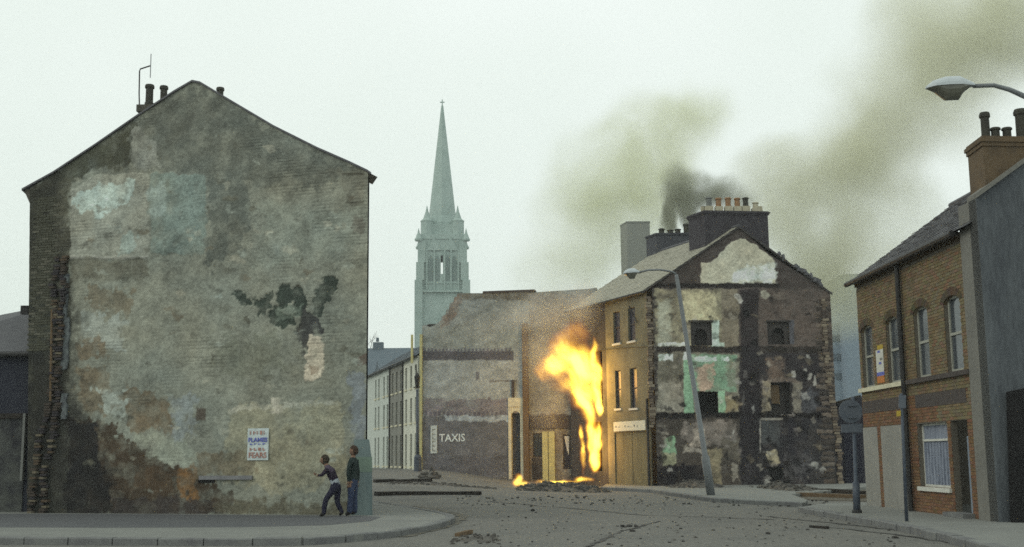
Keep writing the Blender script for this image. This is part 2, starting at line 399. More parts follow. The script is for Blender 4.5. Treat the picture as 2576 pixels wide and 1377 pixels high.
def road_line(px, w, m, name, jit=.03, lift=.004):
    pts = [GT(*p) for p in px]; q = []
    for a, b in zip(pts, pts[1:]):
        n = max(2, int((b - a).length / .35)); q += [a + (b - a) * i / n for i in range(n)]
    q.append(pts[-1]); mb = MB(); L_ = []
    for i, p in enumerate(q):
        d = (q[min(i + 1, len(q) - 1)] - q[max(i - 1, 0)]); nn = Vector((-d.y, d.x, 0)).normalized(); ww = w * random.uniform(.4, 1.3); o = nn * random.gauss(0, jit)
        for sg in (-1, 1): r_ = p + o + nn * ww * sg; L_.append((r_.x, r_.y, terrain(r_.x, r_.y) + lift + .006))
    mb.add(L_, [(2 * i, 2 * i + 1, 2 * i + 3, 2 * i + 2) for i in range(len(q) - 1)]); return part(name, mb, m, road)
M['tar'] = mat('tar', (.05, .05, .05), (.08, .078, .075), scale=3, bscale=20.)
M['grit'] = mat('gutter_grit', (.17, .155, .125), (.08, .075, .065), scale=2.5, bscale=16., fine=.5)
for ln_ in ([(1930, 1300), (2010, 1309), (2090, 1316), (2190, 1327), (2290, 1339)], [(2040, 1323), (2160, 1336), (2300, 1352), (2420, 1371)], [(1230, 1262), (1420, 1278), (1600, 1296), (1780, 1302), (1950, 1308)], [(1480, 1376), (1560, 1340), (1660, 1312)]):
    road_line(ln_, .05, M['tar'], 'tar_seam')
road_line([(1010, 1352), (1090, 1334), (1140, 1318), (1160, 1305), (1150, 1294), (1100, 1284), (1040, 1274)], .16, M['grit'], 'gutter_grit', .04)
road_line([(2040, 1289), (2120, 1301), (2200, 1315), (2300, 1335), (2400, 1360)], .13, M['grit'], 'gutter_grit', .04)
road_line([(1520, 1232), (1640, 1239), (1720, 1250), (1790, 1260), (1900, 1267), (2020, 1272)], .16, M['grit'], 'gutter_grit', .04)
PZ = .13
def slab(name, pts, m, z1=PZ, z0=-.2):
    mb = MB(); mb.prism([(p[0], p[1], z0) for p in pts], (0, 0, z1 - z0)); return struct(name, mb, m)
def polyline_resample(pts, step):
    out = [Vector(pts[0])]; acc = 0.; res = []
    P = [Vector(p) for p in pts]; seg = []
    tot = sum((b - a).length for a, b in zip(P, P[1:])); n = max(1, round(tot / step)); d = tot / n; k = 0; a = P[0]; left = d; out = [a.copy()]; i = 1
    while len(out) < n:
        b = P[i]; l = (b - a).length
        if l >= left: a = a + (b - a).normalized() * left; out.append(a.copy()); left = d
        else: left -= l; a = b; i += 1
    out.append(P[-1]); return out
def kerb(parent, pts, inner, h=PZ, w=.16, step=.9):
    """one stone after another along a kerb line, children of their pavement"""
    q = polyline_resample([(p[0], p[1], 0) for p in pts], step); inner = Vector((inner[0], inner[1], 0))
    for a, b in zip(q, q[1:]):
        d = (b - a).normalized(); n = Vector((-d.y, d.x, 0))
        if (inner - a).dot(n) < 0: n = -n
        g = .012; a2 = a + d * g; b2 = b - d * g; z = h + .006 + random.uniform(-.008, .008); o = random.uniform(-.012, .012)
        mb = MB(); c = .02
        f0, f1 = a2 - n * (.05 + o), b2 - n * (.05 + o); i0, i1 = a2 + n * w, b2 + n * w
        vs = [f0 + Vector((0, 0, -.15)), f1 + Vector((0, 0, -.15)), i1 + Vector((0, 0, -.15)), i0 + Vector((0, 0, -.15)),
              f0 + Vector((0, 0, z - c)), f1 + Vector((0, 0, z - c)), i1 + Vector((0, 0, z)), i0 + Vector((0, 0, z)), f0 + n * c + Vector((0, 0, z)), f1 + n * c + Vector((0, 0, z))]
        mb.add(vs, [(0, 1, 5, 4), (4, 5, 9, 8), (8, 9, 6, 7), (1, 2, 6, 9, 5), (3, 0, 4, 8, 7), (2, 3, 7, 6)])
        part('kerb_stone', mb, M['kerb'], parent)
kl = [G(x, y, PZ) for x, y in ((-150, 1352), (100, 1353), (300, 1354), (520, 1355), (750, 1354), (900, 1345), (1000, 1334), (1080, 1320), (1122, 1310), (1142, 1302), (1136, 1295), (1100, 1287), (1060, 1280), (1000, 1270), (950, 1262))]
pav_l = slab('pavement', kl + [Vector((-6.6, 47)), Vector((-16, 47)), Vector((-26, 36)), Vector((-26, kl[0].y))], M['pave'])
kerb(pav_l, kl, (-8, 27))
st = [G(x, y, PZ) for x, y in ((-150, 1293), (300, 1294), (880, 1298), (960, 1301), (930, 1312), (820, 1322), (600, 1327), (300, 1328), (-150, 1327))]
slab('pavement_asphalt_strip', st, M['pave_dark'], PZ + .005, PZ - .02)
kb = [G(x, y, PZ) for x, y in ((1512, 1226), (1560, 1228), (1640, 1232), (1720, 1243), (1790, 1253), (1900, 1259), (2022, 1265))]
pav_b = slab('pavement', kb + [G(2032, 1258, PZ), G(1990, 1244, PZ), Vector((18, 56.5)), Vector((5, 64))], M['pave'])
kerb(pav_b, kb, (10, 58), step=1.2)
kr = [G(x, y, PZ) for x, y in ((2012, 1276), (2060, 1285), (2120, 1294), (2200, 1307), (2300, 1326), (2400, 1349), (2500, 1374), (2600, 1403), (2800, 1480))]
pav_r = slab('pavement', kr + [Vector((18, 13)), Vector((18, 31)), G(2200, 1264, PZ), G(2080, 1266, PZ)], M['pave'])
kerb(pav_r, kr, (11, 27))
ea = [G(x, y, .02) for x, y in ((1900, 1250), (2060, 1258), (2200, 1262), (2260, 1240), (2200, 1226), (1960, 1228))]
slab('earth', ea, M['earth'], .022, -.05)

# ================================================================== the derelict gable house on the left
pA0, pA1 = G(75, 1291, PZ), G(928, 1296, PZ)
WA = Wall(pA0, pA1)
hA = thing('derelict_house', 'large derelict house end on the left, its gable wall of patched stained render', 'house', (pA0 + pA1) / 2)
topA = [(75, 474), (135, 437), (240, 368), (350, 292), (440, 233), (485, 207), (505, 211), (560, 244), (690, 321), (800, 376), (880, 411), (926, 433)]
BACK = Vector((-.17, 1, 0)).normalized() * 9.5
lay = []
def Lr(poly, c, soft=.08, rag=.12, op=1., proud=0.): lay.append((poly, c, soft, rag, op, proud))
def Rr(x0, y0, x1, y1, *a, **k): Lr([(x0, y0), (x1, y0), (x1, y1), (x0, y1)], *a, **k)
Lr([(60, 480), (350, 290), (485, 205), (560, 242), (800, 374), (930, 430), (930, 470), (700, 470), (520, 462), (400, 440), (330, 430), (180, 455), (140, 520), (60, 520)], (86, 89, 82), .25, .2)
Lr([(60, 480), (240, 365), (350, 300), (325, 340), (320, 420), (240, 430), (185, 455), (150, 470), (130, 500)], (64, 65, 54), .1, .12)
Lr([(60, 470), (175, 450), (178, 660), (165, 1300), (60, 1300)], (76, 75, 63), .08, .08)
Lr([(60, 480), (138, 470), (140, 700), (120, 1300), (60, 1300)], (54, 55, 46), .06, .06)
Lr([(325, 330), (352, 318), (398, 372), (408, 432), (330, 428)], (112, 114, 107), .05, .1, 1, .012)
Lr([(180, 485), (240, 445), (300, 438), (375, 437), (375, 648), (178, 650)], (120, 121, 111), .03, .04, 1, .02)
Lr([(190, 495), (245, 470), (285, 470), (315, 448), (335, 460), (318, 525), (268, 548), (235, 552), (192, 535)], (140, 152, 146), .06, .14)
Rr(295, 585, 345, 640, (126, 138, 132), .1, .15, .8)
Rr(178, 645, 375, 652, (132, 132, 124), .02, .02, .8, .02)
Rr(378, 440, 515, 640, (103, 113, 106), .04, .05, 1, .012)
Rr(378, 470, 420, 540, (122, 134, 130), .15, .12, .7)
Rr(178, 654, 375, 702, (90, 89, 78), .12, .08, .9)
Lr([(517, 450), (600, 445), (640, 520), (600, 650), (517, 680)], (84, 88, 82), .12, .15)
Lr([(640, 520), (910, 520), (910, 640), (660, 660)], (112, 116, 106), .3, .3, .8)
Lr([(820, 432), (915, 428), (915, 520), (880, 520), (860, 470)], (98, 98, 88), .1, .1)
Rr(860, 436, 918, 441, (66, 64, 54), .03, .03, .9); Rr(870, 508, 918, 513, (70, 68, 58), .03, .03, .7)
Rr(895, 540, 922, 580, (86, 82, 74), .06, .1, .8)
Lr([(200, 784), (310, 800), (312, 884), (240, 880), (200, 840)], (120, 126, 121), .1, .18, .9)
Lr([(225, 715), (330, 735), (320, 790), (235, 780)], (98, 92, 77), .1, .18, .9)
Lr([(190, 854), (270, 858), (272, 899), (195, 899)], (98, 88, 71), .08, .12, .9)
Lr([(200, 924), (282, 930), (285, 1038), (200, 1030)], (99, 90, 73), .08, .14, .9)
Lr([(235, 979), (320, 985), (318, 1053), (262, 1040)], (126, 131, 123), .06, .14)
Lr([(310, 974), (380, 985), (435, 1020), (430, 1083), (330, 1078), (312, 1030)], (97, 87, 70), .06, .14)
Lr([(320, 1083), (400, 1090), (470, 1110), (490, 1170), (420, 1160), (350, 1120)], (119, 123, 111), .08, .14)
Rr(430, 1000, 495, 1100, (112, 118, 118), .15, .2, .8)
Lr([(165, 1052), (285, 1062), (322, 1108), (372, 1146), (418, 1154), (490, 1193), (585, 1238), (585, 1300), (165, 1300)], (64, 54, 42), .06, .12, 1, -.012)
Lr([(445, 1175), (492, 1178), (500, 1245), (450, 1250)], (104, 76, 40), .1, .14, .9)
Lr([(350, 1170), (440, 1185), (440, 1240), (330, 1230)], (74, 60, 44), .1, .14, .8)
Lr([(165, 1058), (245, 1075), (255, 1180), (285, 1245), (290, 1300), (165, 1300)], (30, 29, 34), .12, .12, .95)
Rr(290, 1255, 560, 1300, (54, 50, 50), .1, .1, .8); Rr(540, 1262, 930, 1300, (84, 80, 66), .12, .12, .9)
Lr([(580, 1030), (860, 1014), (870, 1200), (700, 1240), (560, 1200)], (124, 121, 102), .15, .12, .9)
Lr([(575, 1029), (640, 1022), (720, 1018), (720, 1026), (640, 1031), (578, 1037)], (140, 138, 124), .03, .05)
Lr([(720, 1012), (845, 1010), (845, 1018), (720, 1022)], (138, 138, 126), .03, .06, .9)
Lr([(690, 1000), (715, 1000), (718, 1044), (690, 1040)], (144, 140, 128), .04, .08, .9)
Rr(494, 1028, 518, 1058, (80, 73, 64), .03, .03)
Rr(888, 940, 926, 1110, (100, 106, 112), .1, .12, .8); Rr(905, 894, 926, 920, (86, 68, 60), .04, .05, .9)
Lr([(480, 1140), (620, 1140), (640, 1190), (500, 1200)], (96, 86, 68), .15, .18, .8)
dk = (50, 59, 53)
for pl in ([(590, 745), (625, 739), (632, 760), (604, 767)], [(631, 764), (646, 749), (681, 744), (686, 771), (666, 776), (666, 794), (656, 789), (646, 769)],
           [(696, 739), (726, 726), (766, 734), (778, 774), (766, 804), (746, 799), (741, 769), (706, 764)], [(666, 779), (706, 771), (736, 794), (738, 816), (706, 826), (676, 814)],
           [(791, 739), (811, 704), (851, 702), (846, 734), (826, 754), (818, 799), (796, 794), (791, 764)]):
    Lr(pl, dk, .03, .10, .95, -.03)
Rr(700, 775, 770, 800, (98, 108, 98), .05, .12, .7)
Lr([(741, 834), (766, 789), (806, 804), (813, 836), (791, 844), (771, 874), (761, 894), (751, 864)], (58, 58, 58), .03, .12, .95, -.03)
Lr([(776, 854), (806, 844), (818, 869), (811, 949), (766, 959), (766, 914)], (152, 145, 130), .03, .08, 1, .02)
Rr(781, 922, 801, 940, (112, 94, 76), .04, .06, .9)
Lr([(520, 850), (680, 840), (740, 930), (600, 960), (530, 920)], (98, 100, 88), .3, .3, .8)
Lr([(50, 440), (150, 430), (190, 700), (215, 1000), (300, 1310), (50, 1310)], (40, 40, 36), 1.0, .3, .62)  # dark left side: corner shading painted over the stained wall colour
Lr([(60, 880), (150, 880), (200, 1050), (290, 1180), (300, 1310), (60, 1310)], (26, 26, 28), .6, .2, .6)  # deeper shading painted into the lower left, over the stains
rq = random.Random(17)
for _ in range(170):      # small spalls and flakes in the old render
    x = rq.uniform(190, 915); y = rq.uniform(340, 1270); w_ = rq.uniform(4, 22); h_ = rq.uniform(2, 9)
    if y < 430 and not 330 < x < 700: continue
    Lr([(x - w_, y - h_ * .5), (x + w_ * .3, y - h_), (x + w_, y + h_ * .2), (x - w_ * .2, y + h_)], rq.choice(((84, 82, 70), (70, 70, 62), (94, 88, 74), (126, 132, 124), (132, 130, 116))), .06, .08, rq.uniform(.35, .8), rq.choice((-.015, 0, .01)))
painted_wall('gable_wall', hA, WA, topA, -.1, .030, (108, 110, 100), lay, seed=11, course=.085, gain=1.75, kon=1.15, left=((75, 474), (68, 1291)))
# the body behind the gable: side walls, roof slopes, verge
mb = MB(); zt0, zt1 = WA.uv(*topA[0])[1], WA.uv(*topA[-1])[1]
a0, a1 = WA.P(0, 0, -.01), WA.P(WA.uv(926, 800)[0], 0, -.01)
ap = WA.uv(490, 207); apP = WA.P(ap[0], ap[1], -.01)
def Z(p, z): return Vector((p.x, p.y, z))
mb.add([Z(a1, -.1), Z(a1 + BACK, -.1), Z(a1 + BACK, zt1), Z(a1, zt1)], [(0, 1, 2, 3)])
mb.add([Z(a0, -.1), Z(a0, zt0), Z(a0 + BACK, zt0), Z(a0 + BACK, -.1)], [(0, 1, 2, 3)])
mb.add([Z(a0 + BACK, -.1), Z(a0 + BACK, zt0), apP + BACK, Z(a1 + BACK, zt1), Z(a1 + BACK, -.1)], [(0, 1, 2, 3, 4)])
part('side_wall', mb, M['dark_brick'], hA)
for nm, tp in (('left', topA[:6]), ('right', topA[5:])):
    mb = MB(); pts = [WA.P(*WA.uv(*p)) for p in tp]
    if nm == 'left': pts[0] = WA.P(*WA.uv(57, 480))
    else: pts.append(WA.P(*WA.uv(936, 440)))
    for p, q in zip(pts, pts[1:]):
        up = Vector((0, 0, .055)); fw = WA.n * .05
        mb.box8([p + fw, q + fw, q + BACK, p + BACK, p + fw + up, q + fw + up, q + BACK + up, p + BACK + up])
    part('roof', mb, M['slate'], hA)
mb = MB()   # brick eave corbels
q0, q1, q2 = [WA.P(*WA.uv(*p)) for p in ((60, 481), (78, 474), (79, 524))]
mb.prism([q0 - WA.n * .02, q1 - WA.n * .02, q2 - WA.n * .02], -WA.n * .4); part('eave_corbel', mb, M['dark_brick'], hA)
q0, q1, q2 = [WA.P(*WA.uv(*p)) for p in ((933, 437), (918, 434), (920, 456))]
mb = MB(); mb.prism([q0 - WA.n * .02, q1 - WA.n * .02, q2 - WA.n * .02], -WA.n * .4); part('eave_corbel', mb, M['dark_brick'], hA)
# exposed bricks on the left edge, one by one, and the torn stub of a demolished front wall below
pal = [lin((92, 92, 80)), lin((78, 78, 66)), lin((104, 102, 90)), lin((66, 62, 52))]
bms = []
for k in range(6):
    m_ = MB(); m_.col = tuple(min(.6, x * .8) for x in brick_colour(pal, .15)); m_.box(-.107, .107, -.05, .05, -.031, .031); bms.append(m_.mesh('brick'))
def lay_brick(parent, W, u, v, w, rot=0., sc=(1, 1, 1), meshes=bms):
    o = bpy.data.objects.new('brick', random.choice(meshes)); C.objects.link(o)
    if not o.data.materials: o.data.materials.append(M['brickcol'])
    o.parent = parent; o.location = W.P(u, v, w) - ORG[parent]
    o.rotation_euler = (random.gauss(0, .01), random.gauss(0, .01), math.atan2(W.d.y, W.d.x) + rot); o.scale = sc
    return o
nb = 0
v = WA.uv(100, 880)[1]; r = 0
while v < WA.uv(100, 500)[1]:
    ul, ur = WA.uv(77, 700)[0], WA.uv(136, 700)[0]
    u = ul + (.11 if r % 2 else 0)
    while u + .1 < ur + random.uniform(-.05, .1):
        lay_brick(hA, WA, u + .107, v, -.042 + random.gauss(0, .006)); u += .225; nb += 1
    v += .074; r += 1
random.seed(21)
pal2 = [lin((120, 112, 95)), lin((90, 76, 62)), lin((112, 116, 118)), lin((70, 62, 56)), lin((60, 56, 60))]
bm2 = []
for k in range(8):
    m_ = MB(); m_.col = tuple(min(.5, x * .85) for x in brick_colour(pal2, .15)); m_.box(-.107, .107, -.06, .06, -.033, .033); bm2.append(m_.mesh('brick'))
v = 0.15; r = 0
while v < WA.uv(100, 650)[1]:
    k = (v - .15) / 6.; wd = .16 + .20 * vnoise(np.array([v * 1.6]), np.array([3.3]), 5)[0] + (.12 if v < 2.6 else 0)
    uc = WA.uv(150 - 28 * min(1, max(0, (3.2 - v) / 2)), 800)[0]
    for s in (-1, 1):
        if random.random() < .8:
            lay_brick(hA, WA, uc + s * wd * .5 + random.gauss(0, .03), v, .03 + .07 * random.random(), random.gauss(0, .12), (random.uniform(.6, 1.1), 1, random.uniform(.8, 1)), bm2)
    v += .078; r += 1
mb = MB()  # ragged plaster edges beside the torn stub
for (x0, y0, x1, y1) in ((162, 690, 172, 800), (158, 800, 174, 930), (156, 990, 170, 1055)):
    u0, u1, v0, v1 = WA.rect(x0, y0, x1, y1); n = 7; pts = []
    for i in range(n): pts.append((u0 + random.gauss(0, .025), v0 + (v1 - v0) * i / (n - 1)))
    for i in range(n): pts.append((u1 + random.gauss(0, .03), v1 - (v1 - v0) * i / (n - 1)))
    mb.prism([WA.P(a, b, .0) for a, b in pts], WA.n * random.uniform(.03, .06))
part('plaster_edge', mb, mat('torn_plaster', alb((92, 98, 98), 1.5), alb((56, 58, 62), 1.5), scale=7), hA)
mb = MB(); mb.tube([WA.P(*WA.uv(137, 780), .1), WA.P(*WA.uv(133, 1010), .1)], .035); part('rusty_pipe', mb, M['timber_br'], hA)
# buttressed corner, painted green and teal
uA = WA.uv(889, 1200)[0]; uB = WA.uv(942, 1200)[0]
def corner_block(v0, v1, u0, u1a, u1b, w, m, nm):
    b = MB(); pr = [WA.P(u0, v0, 0), WA.P(u1a, v0, 0)]
    f0 = WA.P(u0, v0, w); f1 = WA.P(u1a, v0, w); t0 = WA.P(u0, v1, w * .8); t1 = WA.P(u1b, v1, w * .8)
    k0 = WA.P(u1a, v0, 0) + BACK * .12; k1 = WA.P(u1b, v1, 0) + BACK * .12; g0 = WA.P(u0, v0, -.05); g1 = WA.P(u0, v1, -.05)
    b.box8([f0, f1, k0, g0, t0, t1, k1, g1]); part(nm, b, M[m], hA)
z1, z2, z3 = WA.uv(915, 1188)[1], WA.uv(915, 1150)[1], WA.uv(915, 1106)[1]
corner_block(.05, z1, uA, uB, uB - .03, .10, 'teal_paint', 'plinth')
corner_block(z1, z2, uA + .02, uB - .02, uB - .04, .085, 'paintgreen', 'plinth')
corner_block(z2, z3, uA + .03, uB - .06, uB - .13, .06, 'teal_paint', 'plinth')
# lintel low on the wall
u0, u1, v0, v1 = WA.rect(503, 1197, 636, 1209)
part('lintel', MB().wbox(WA, u0, u1, v0 + .02, v1, -.02, .06), M['timber_gr'], hA)
part('slot', MB().wbox(WA, u0 - .04, u0 + .45, v0 - .06, v0 + .02, -.03, .02), M['black'], hA)  # black strip painting the shadow under the lintel
# chimney stack on the far gable with its pots
chY = 38.0
c0, c1 = at(349, 268, chY), at(566, 268, chY)
mb = MB(); mb.box(c0.x, c1.x, chY, chY + .8, 6.5, c0.z); mb.box(c0.x - .06, c1.x + .06, chY - .06, chY + .86, c0.z - .18, c0.z + .05)
ch = part('chimney_stack', mb, M['dark_brick'], hA)
for px, ty, rr in ((375, 214, 12.5), (411, 217, 11.5), (444, 229, 11), (553, 221, 11)):
    b = at(px, 266, chY + .4); t = at(px, ty, chY + .4); pot(ch, (b.x, b.y, b.z), t.z - b.z, rr / F * chY, 'pot_dark')
# aerial clamped to the stack
ae = thing('tv_aerial', 'thin television aerial on a bent mast above the left chimney', 'aerial', at(352, 268, chY + .1))
p = [at(351, 280, chY + .1), at(350, 235, chY + .1), at(351, 180, chY + .1), at(353, 174, chY + .1), at(378, 166, chY + .1)]
part('mast', MB().tube(p, .025, 6), M['iron'], ae)
part('rod', MB().tube([at(380, 136, chY + .1), at(378, 196, chY + .1)], .016, 6), M['lamp_grey'], ae)

# poster on the gable
ps = thing('poster', 'white poster with blue and red block lettering pasted on the left gable', 'poster', WA.P(WA.uv(650, 1158)[0], WA.uv(650, 1158)[1], .02))
u0, u1, v0, v1 = WA.rect(624, 1078, 677, 1158)
mb = MB(); n = 6
for j in range(8):
    for i in range(n):
        q = [(i, j), (i + 1, j), (i + 1, j + 1), (i, j + 1)]
        mb.add([WA.P(u0 + (u1 - u0) * a / n, v0 + (v1 - v0) * b / 8, .030 + .006 * math.sin(a * 2.1 + b * 1.3)) for a, b in q], [(0, 1, 2, 3)])
part('sheet', mb, mat('poster_paper', alb((160, 168, 168), 1.8), alb((140, 148, 148), 1.8), scale=6, fine=.1, bump=.1), ps)
def lettering(parent, W, txt, u, v, width, height, w, m, name='lettering', bold=.0):
    """flat text cut as a mesh, fitted to a box on a wall"""
    cu = bpy.data.curves.new('txt', 'FONT'); cu.body = txt; cu.extrude = .004; cu.offset = bold; cu.resolution_u = 2
    ob = bpy.data.objects.new('txt', cu); C.objects.link(ob); bpy.context.view_layer.update()
    me = bpy.data.meshes.new_from_object(ob.evaluated_get(bpy.context.evaluated_depsgraph_get())); bpy.data.objects.remove(ob)
    co = np.empty(len(me.vertices) * 3); me.vertices.foreach_get('co', co); co = co.reshape(-1, 3)
    mn, mx_ = co.min(0), co.max(0); s = (np.array([width, height]) / (mx_ - mn)[:2])
    X = np.array(W.P(0, 0, 0)) + ((co[:, :1] - mn[0]) * s[0] + u) * np.array(W.d) + (co[:, 2:3] + w) * np.array(W.n); X[:, 2] = (co[:, 1] - mn[1]) * s[1] + v
    X -= np.array(ORG[parent]); me.vertices.foreach_set('co', X.ravel()); me.materials.clear(); me.update()
    return link(name, me, m, parent)
M['ink_blue'] = mat('blue_ink', (.10, .12, .42), (.16, .18, .46), scale=12, bump=0); M['ink_red'] = mat('red_ink', (.36, .17, .14), (.42, .24, .20), scale=12, bump=0)
H = v1 - v0; Wd = u1 - u0
lettering(ps, WA, 'FLAMES', u0 + .03, v0 + H * .57, Wd - .06, H * .14, .042, M['ink_blue'], bold=.03)
lettering(ps, WA, 'FEARS', u0 + .05, v0 + H * .07, Wd - .1, H * .18, .042, M['ink_red'], bold=.02)
for (yy, hh, mm, xs) in ((.80, .12, 'ink_red', 5), (.48, .05, 'ink_blue', 4), (.30, .09, 'ink_red', 4)):
    for i in range(xs):
        cu_ = u0 + .06 + (Wd - .12) * (i + .1) / xs; b = MB(); wl = (Wd - .12) / xs * .6
        b.wbox(WA, cu_, cu_ + wl * .35, v0 + H * yy, v0 + H * (yy + hh), .038, .043); b.wbox(WA, cu_ + wl * .35, cu_ + wl, v0 + H * (yy + hh * random.choice((0, .35, .7))), v0 + H * (yy + hh * .3) + H * hh * random.choice((.1, .4, .7)), .038, .043)
        part('faded_letter', b, M[mm], ps)

# low outbuilding beyond the left edge
oY = 34.5
ob = thing('outbuilding', 'dark low outbuilding at the left edge beside the derelict house', 'building', at(20, 1295, oY))
def pane4(pts): return MB().add(pts, [tuple(range(len(pts)))])
e0, e1 = at(-260, 882, oY), at(150, 880, oY)
part('wall', MB().box(e0.x, e1.x, oY, oY + 5, -.1, e0.z), mat('dark_blue_render', (.035, .038, .055), (.022, .024, .036), scale=1.5), ob)
mb = MB(); ra, rb = at(-260, 892, oY - .15), at(150, 890, oY - .15); rc, rd = at(150, 770, oY + 2.6), at(-260, 850, oY + 2.6)
mb.prism([ra, rb, rc, rd], (0, 0, .08)); part('roof', mb, M['slate'], ob)
part('gutter', MB().tube([ra + Vector((0, -.05, -.02)), rb + Vector((0, -.05, -.02))], .07), M['iron'], ob)
f0, f1 = at(-260, 1056, oY - .1), at(66, 1040, oY - .1)
part('lintel_beam', MB().box(f0.x, f1.x, oY - .12, oY - .002, f0.z, f1.z), M['char'], ob)
mb = MB(); mb.box(at(-260, 1200, oY).x, at(60, 1200, oY).x, oY - .05, oY - .002, 0, f0.z); part('patched_panel', mb, mat('patched_render', (.10, .105, .095), (.03, .03, .035), scale=2.2, bscale=12), ob)
part('white_post', MB().box(at(57, 1200, oY).x, at(63, 1200, oY).x, oY - .2, oY - .06, 1.0, 2.9), M['pave'], ob)
q = at(64, 770, oY + .3); part('hopper_head', MB().box(q.x - .1, q.x + .12, oY + .2, oY + .4, q.z - .25, q.z), M['iron'], ob)

# ================================================================== the burnt-out corner house and its row
pB0 = G(1640, 1223, PZ); pB1 = at(2108, 1218, 57.0)
WB = Wall(pB0, pB1)
eB = at(1480, 775, 62.2)
dirB = (Vector((eB.x, eB.y, 0)) - Vector((pB0.x, pB0.y, 0))).normalized()      # street line running back
LB = 8.6                                                                        # length of the roofed row
pBe = Vector((pB0.x, pB0.y, 0)) + dirB * LB
WF = Wall((pBe.x, pBe.y), (pB0.x, pB0.y), face=(-20, 40))                        # ochre street front, u runs towards the corner
hB = thing('burnt_house', 'gutted corner house with torn wallpapered gable, six pots on its broad sooty stack', 'house', (pB0 + pB1) / 2)
topB = [(1640, 726), (1705, 679), (1770, 634), (1858, 570), (1935, 640), (2010, 687), (2088, 735)]
lay = []
Lr([(1630, 730), (1858, 565), (2095, 740), (2095, 724), (1640, 724)], (76, 66, 62), .05, .05)
Lr([(1762, 662), (1790, 662), (1838, 612), (1862, 598), (1898, 612), (1948, 657), (1950, 712), (1762, 714)], (146, 142, 122), .04, .04, 1, .02)
Lr([(1845, 684), (1900, 672), (1949, 664), (1950, 712), (1840, 712)], (164, 172, 166), .15, .12, .9)
Rr(1640, 714, 1960, 724, (50, 43, 43), .04, .04)
Rr(1648, 728, 1858, 872, (132, 124, 96), .05, .05, 1, .01)
Rr(1720, 734, 1802, 812, (164, 156, 118), .15, .1, .9); Rr(1656, 760, 1690, 860, (142, 142, 124), .15, .1, .8)
Rr(1815, 728, 1857, 872, (116, 105, 86), .04, .03); Rr(1818, 775, 1850, 800, (84, 74, 62), .06, .12, .8)
Rr(1655, 862, 1722, 872, (168, 172, 160), .03, .04, .9); Rr(1808, 862, 1822, 872, (150, 168, 154), .03, .02, .9)
Rr(1790, 806, 1809, 872, (150, 168, 156), .02, .015, 1, .01)
Rr(1858, 728, 2095, 872, (92, 80, 73), .06, .06); Rr(1858, 735, 1905, 800, (66, 56, 52), .1, .15, .9)
Lr([(1913, 735), (1925, 730), (1936, 742), (1930, 754), (1915, 752)], (138, 136, 120), .05, .06)
Rr(1945, 735, 1975, 755, (112, 102, 92), .06, .1, .7)
Rr(1985, 806, 1998, 866, (80, 80, 88), .03, .03)
Rr(1640, 872, 2095, 888, (54, 46, 42), .05, .05)
Rr(1652, 888, 1860, 1038, (116, 110, 94), .05, .05)
Rr(1656, 905, 1715, 960, (92, 88, 74), .2, .2, .8); Rr(1656, 965, 1715, 1036, (136, 130, 116), .15, .15, .8)
Rr(1720, 892, 1746, 1040, (112, 150, 120), .03, .03, .95); Rr(1745, 892, 1852, 986, (108, 142, 114), .05, .05, .95)
Lr([(1752, 922), (1796, 912), (1800, 965), (1780, 990), (1758, 988)], (156, 132, 108), .05, .08)
Rr(1806, 984, 1824, 1040, (118, 156, 124), .03, .03, .95); Rr(1826, 905, 1858, 975, (118, 116, 98), .1, .12, .8)
Rr(1824, 1000, 1862, 1036, (130, 116, 74), .08, .1, .9)
for q_ in ((1655, 892, 1692, 908), (1718, 888, 1731, 906), (1744, 896, 1802, 909), (1812, 898, 1830, 908)): Rr(*q_, (166, 182, 172), .03, .05, .95)
Rr(1858, 888, 2095, 1045, (58, 52, 56), .05, .06)
Lr([(1935, 905), (1972, 900), (1980, 950), (1950, 962), (1932, 950)], (104, 86, 72), .12, .12)
Rr(1917, 958, 1939, 1048, (134, 122, 98), .03, .05, 1, .01); Rr(1990, 962, 2014, 1042, (118, 110, 96), .05, .08, .95)
Rr(1925, 950, 2005, 962, (112, 98, 86), .05, .08, .8)
Rr(2014, 985, 2060, 1035, (82, 82, 88), .15, .2, .8)
for q_ in ((2028, 892, 2036, 902), (2022, 925, 2030, 935), (2030, 940, 2040, 955), (2046, 945, 2051, 970), (1992, 932, 2003, 948), (1868, 930, 1880, 955), (1868, 985, 1873, 1020)): Rr(*q_, (142, 138, 130), .03, .04, .9)
Rr(1640, 1038, 2100, 1054, (38, 32, 34), .05, .05)
Rr(1640, 1054, 1862, 1230, (78, 70, 62), .05, .08)
Lr([(1722, 1066), (1850, 1060), (1858, 1112), (1800, 1125), (1716, 1112)], (116, 106, 98), .1, .15)
Rr(1738, 1080, 1768, 1122, (150, 138, 124), .05, .12, .8); Rr(1722, 1128, 1775, 1138, (140, 132, 122), .04, .06, .8)
Lr([(1672, 1108), (1698, 1098), (1702, 1142), (1668, 1142)], (112, 146, 112), .05, .06); Lr([(1663, 1138), (1702, 1140), (1698, 1172), (1668, 1170)], (130, 128, 96), .05, .06)
Rr(1645, 1172, 1775, 1225, (42, 37, 44), .08, .1); Rr(1780, 1130, 1816, 1216, (132, 120, 88), .05, .06, .9)
Rr(1816, 1100, 1858, 1160, (104, 96, 82), .1, .14, .8); Rr(1840, 1165, 1858, 1205, (140, 132, 118), .06, .1, .7)
Rr(1655, 1060, 1680, 1090, (108, 100, 92), .06, .1, .7)
Rr(1862, 1052, 2110, 1230, (54, 51, 57), .05, .06); Rr(1914, 1058, 1960, 1120, (74, 76, 78), .06, .06, .9)
Rr(1909, 1054, 1914, 1140, (142, 136, 126), .02, .01, .9); Rr(1914, 1052, 1968, 1058, (130, 124, 114), .02, .02, .8)
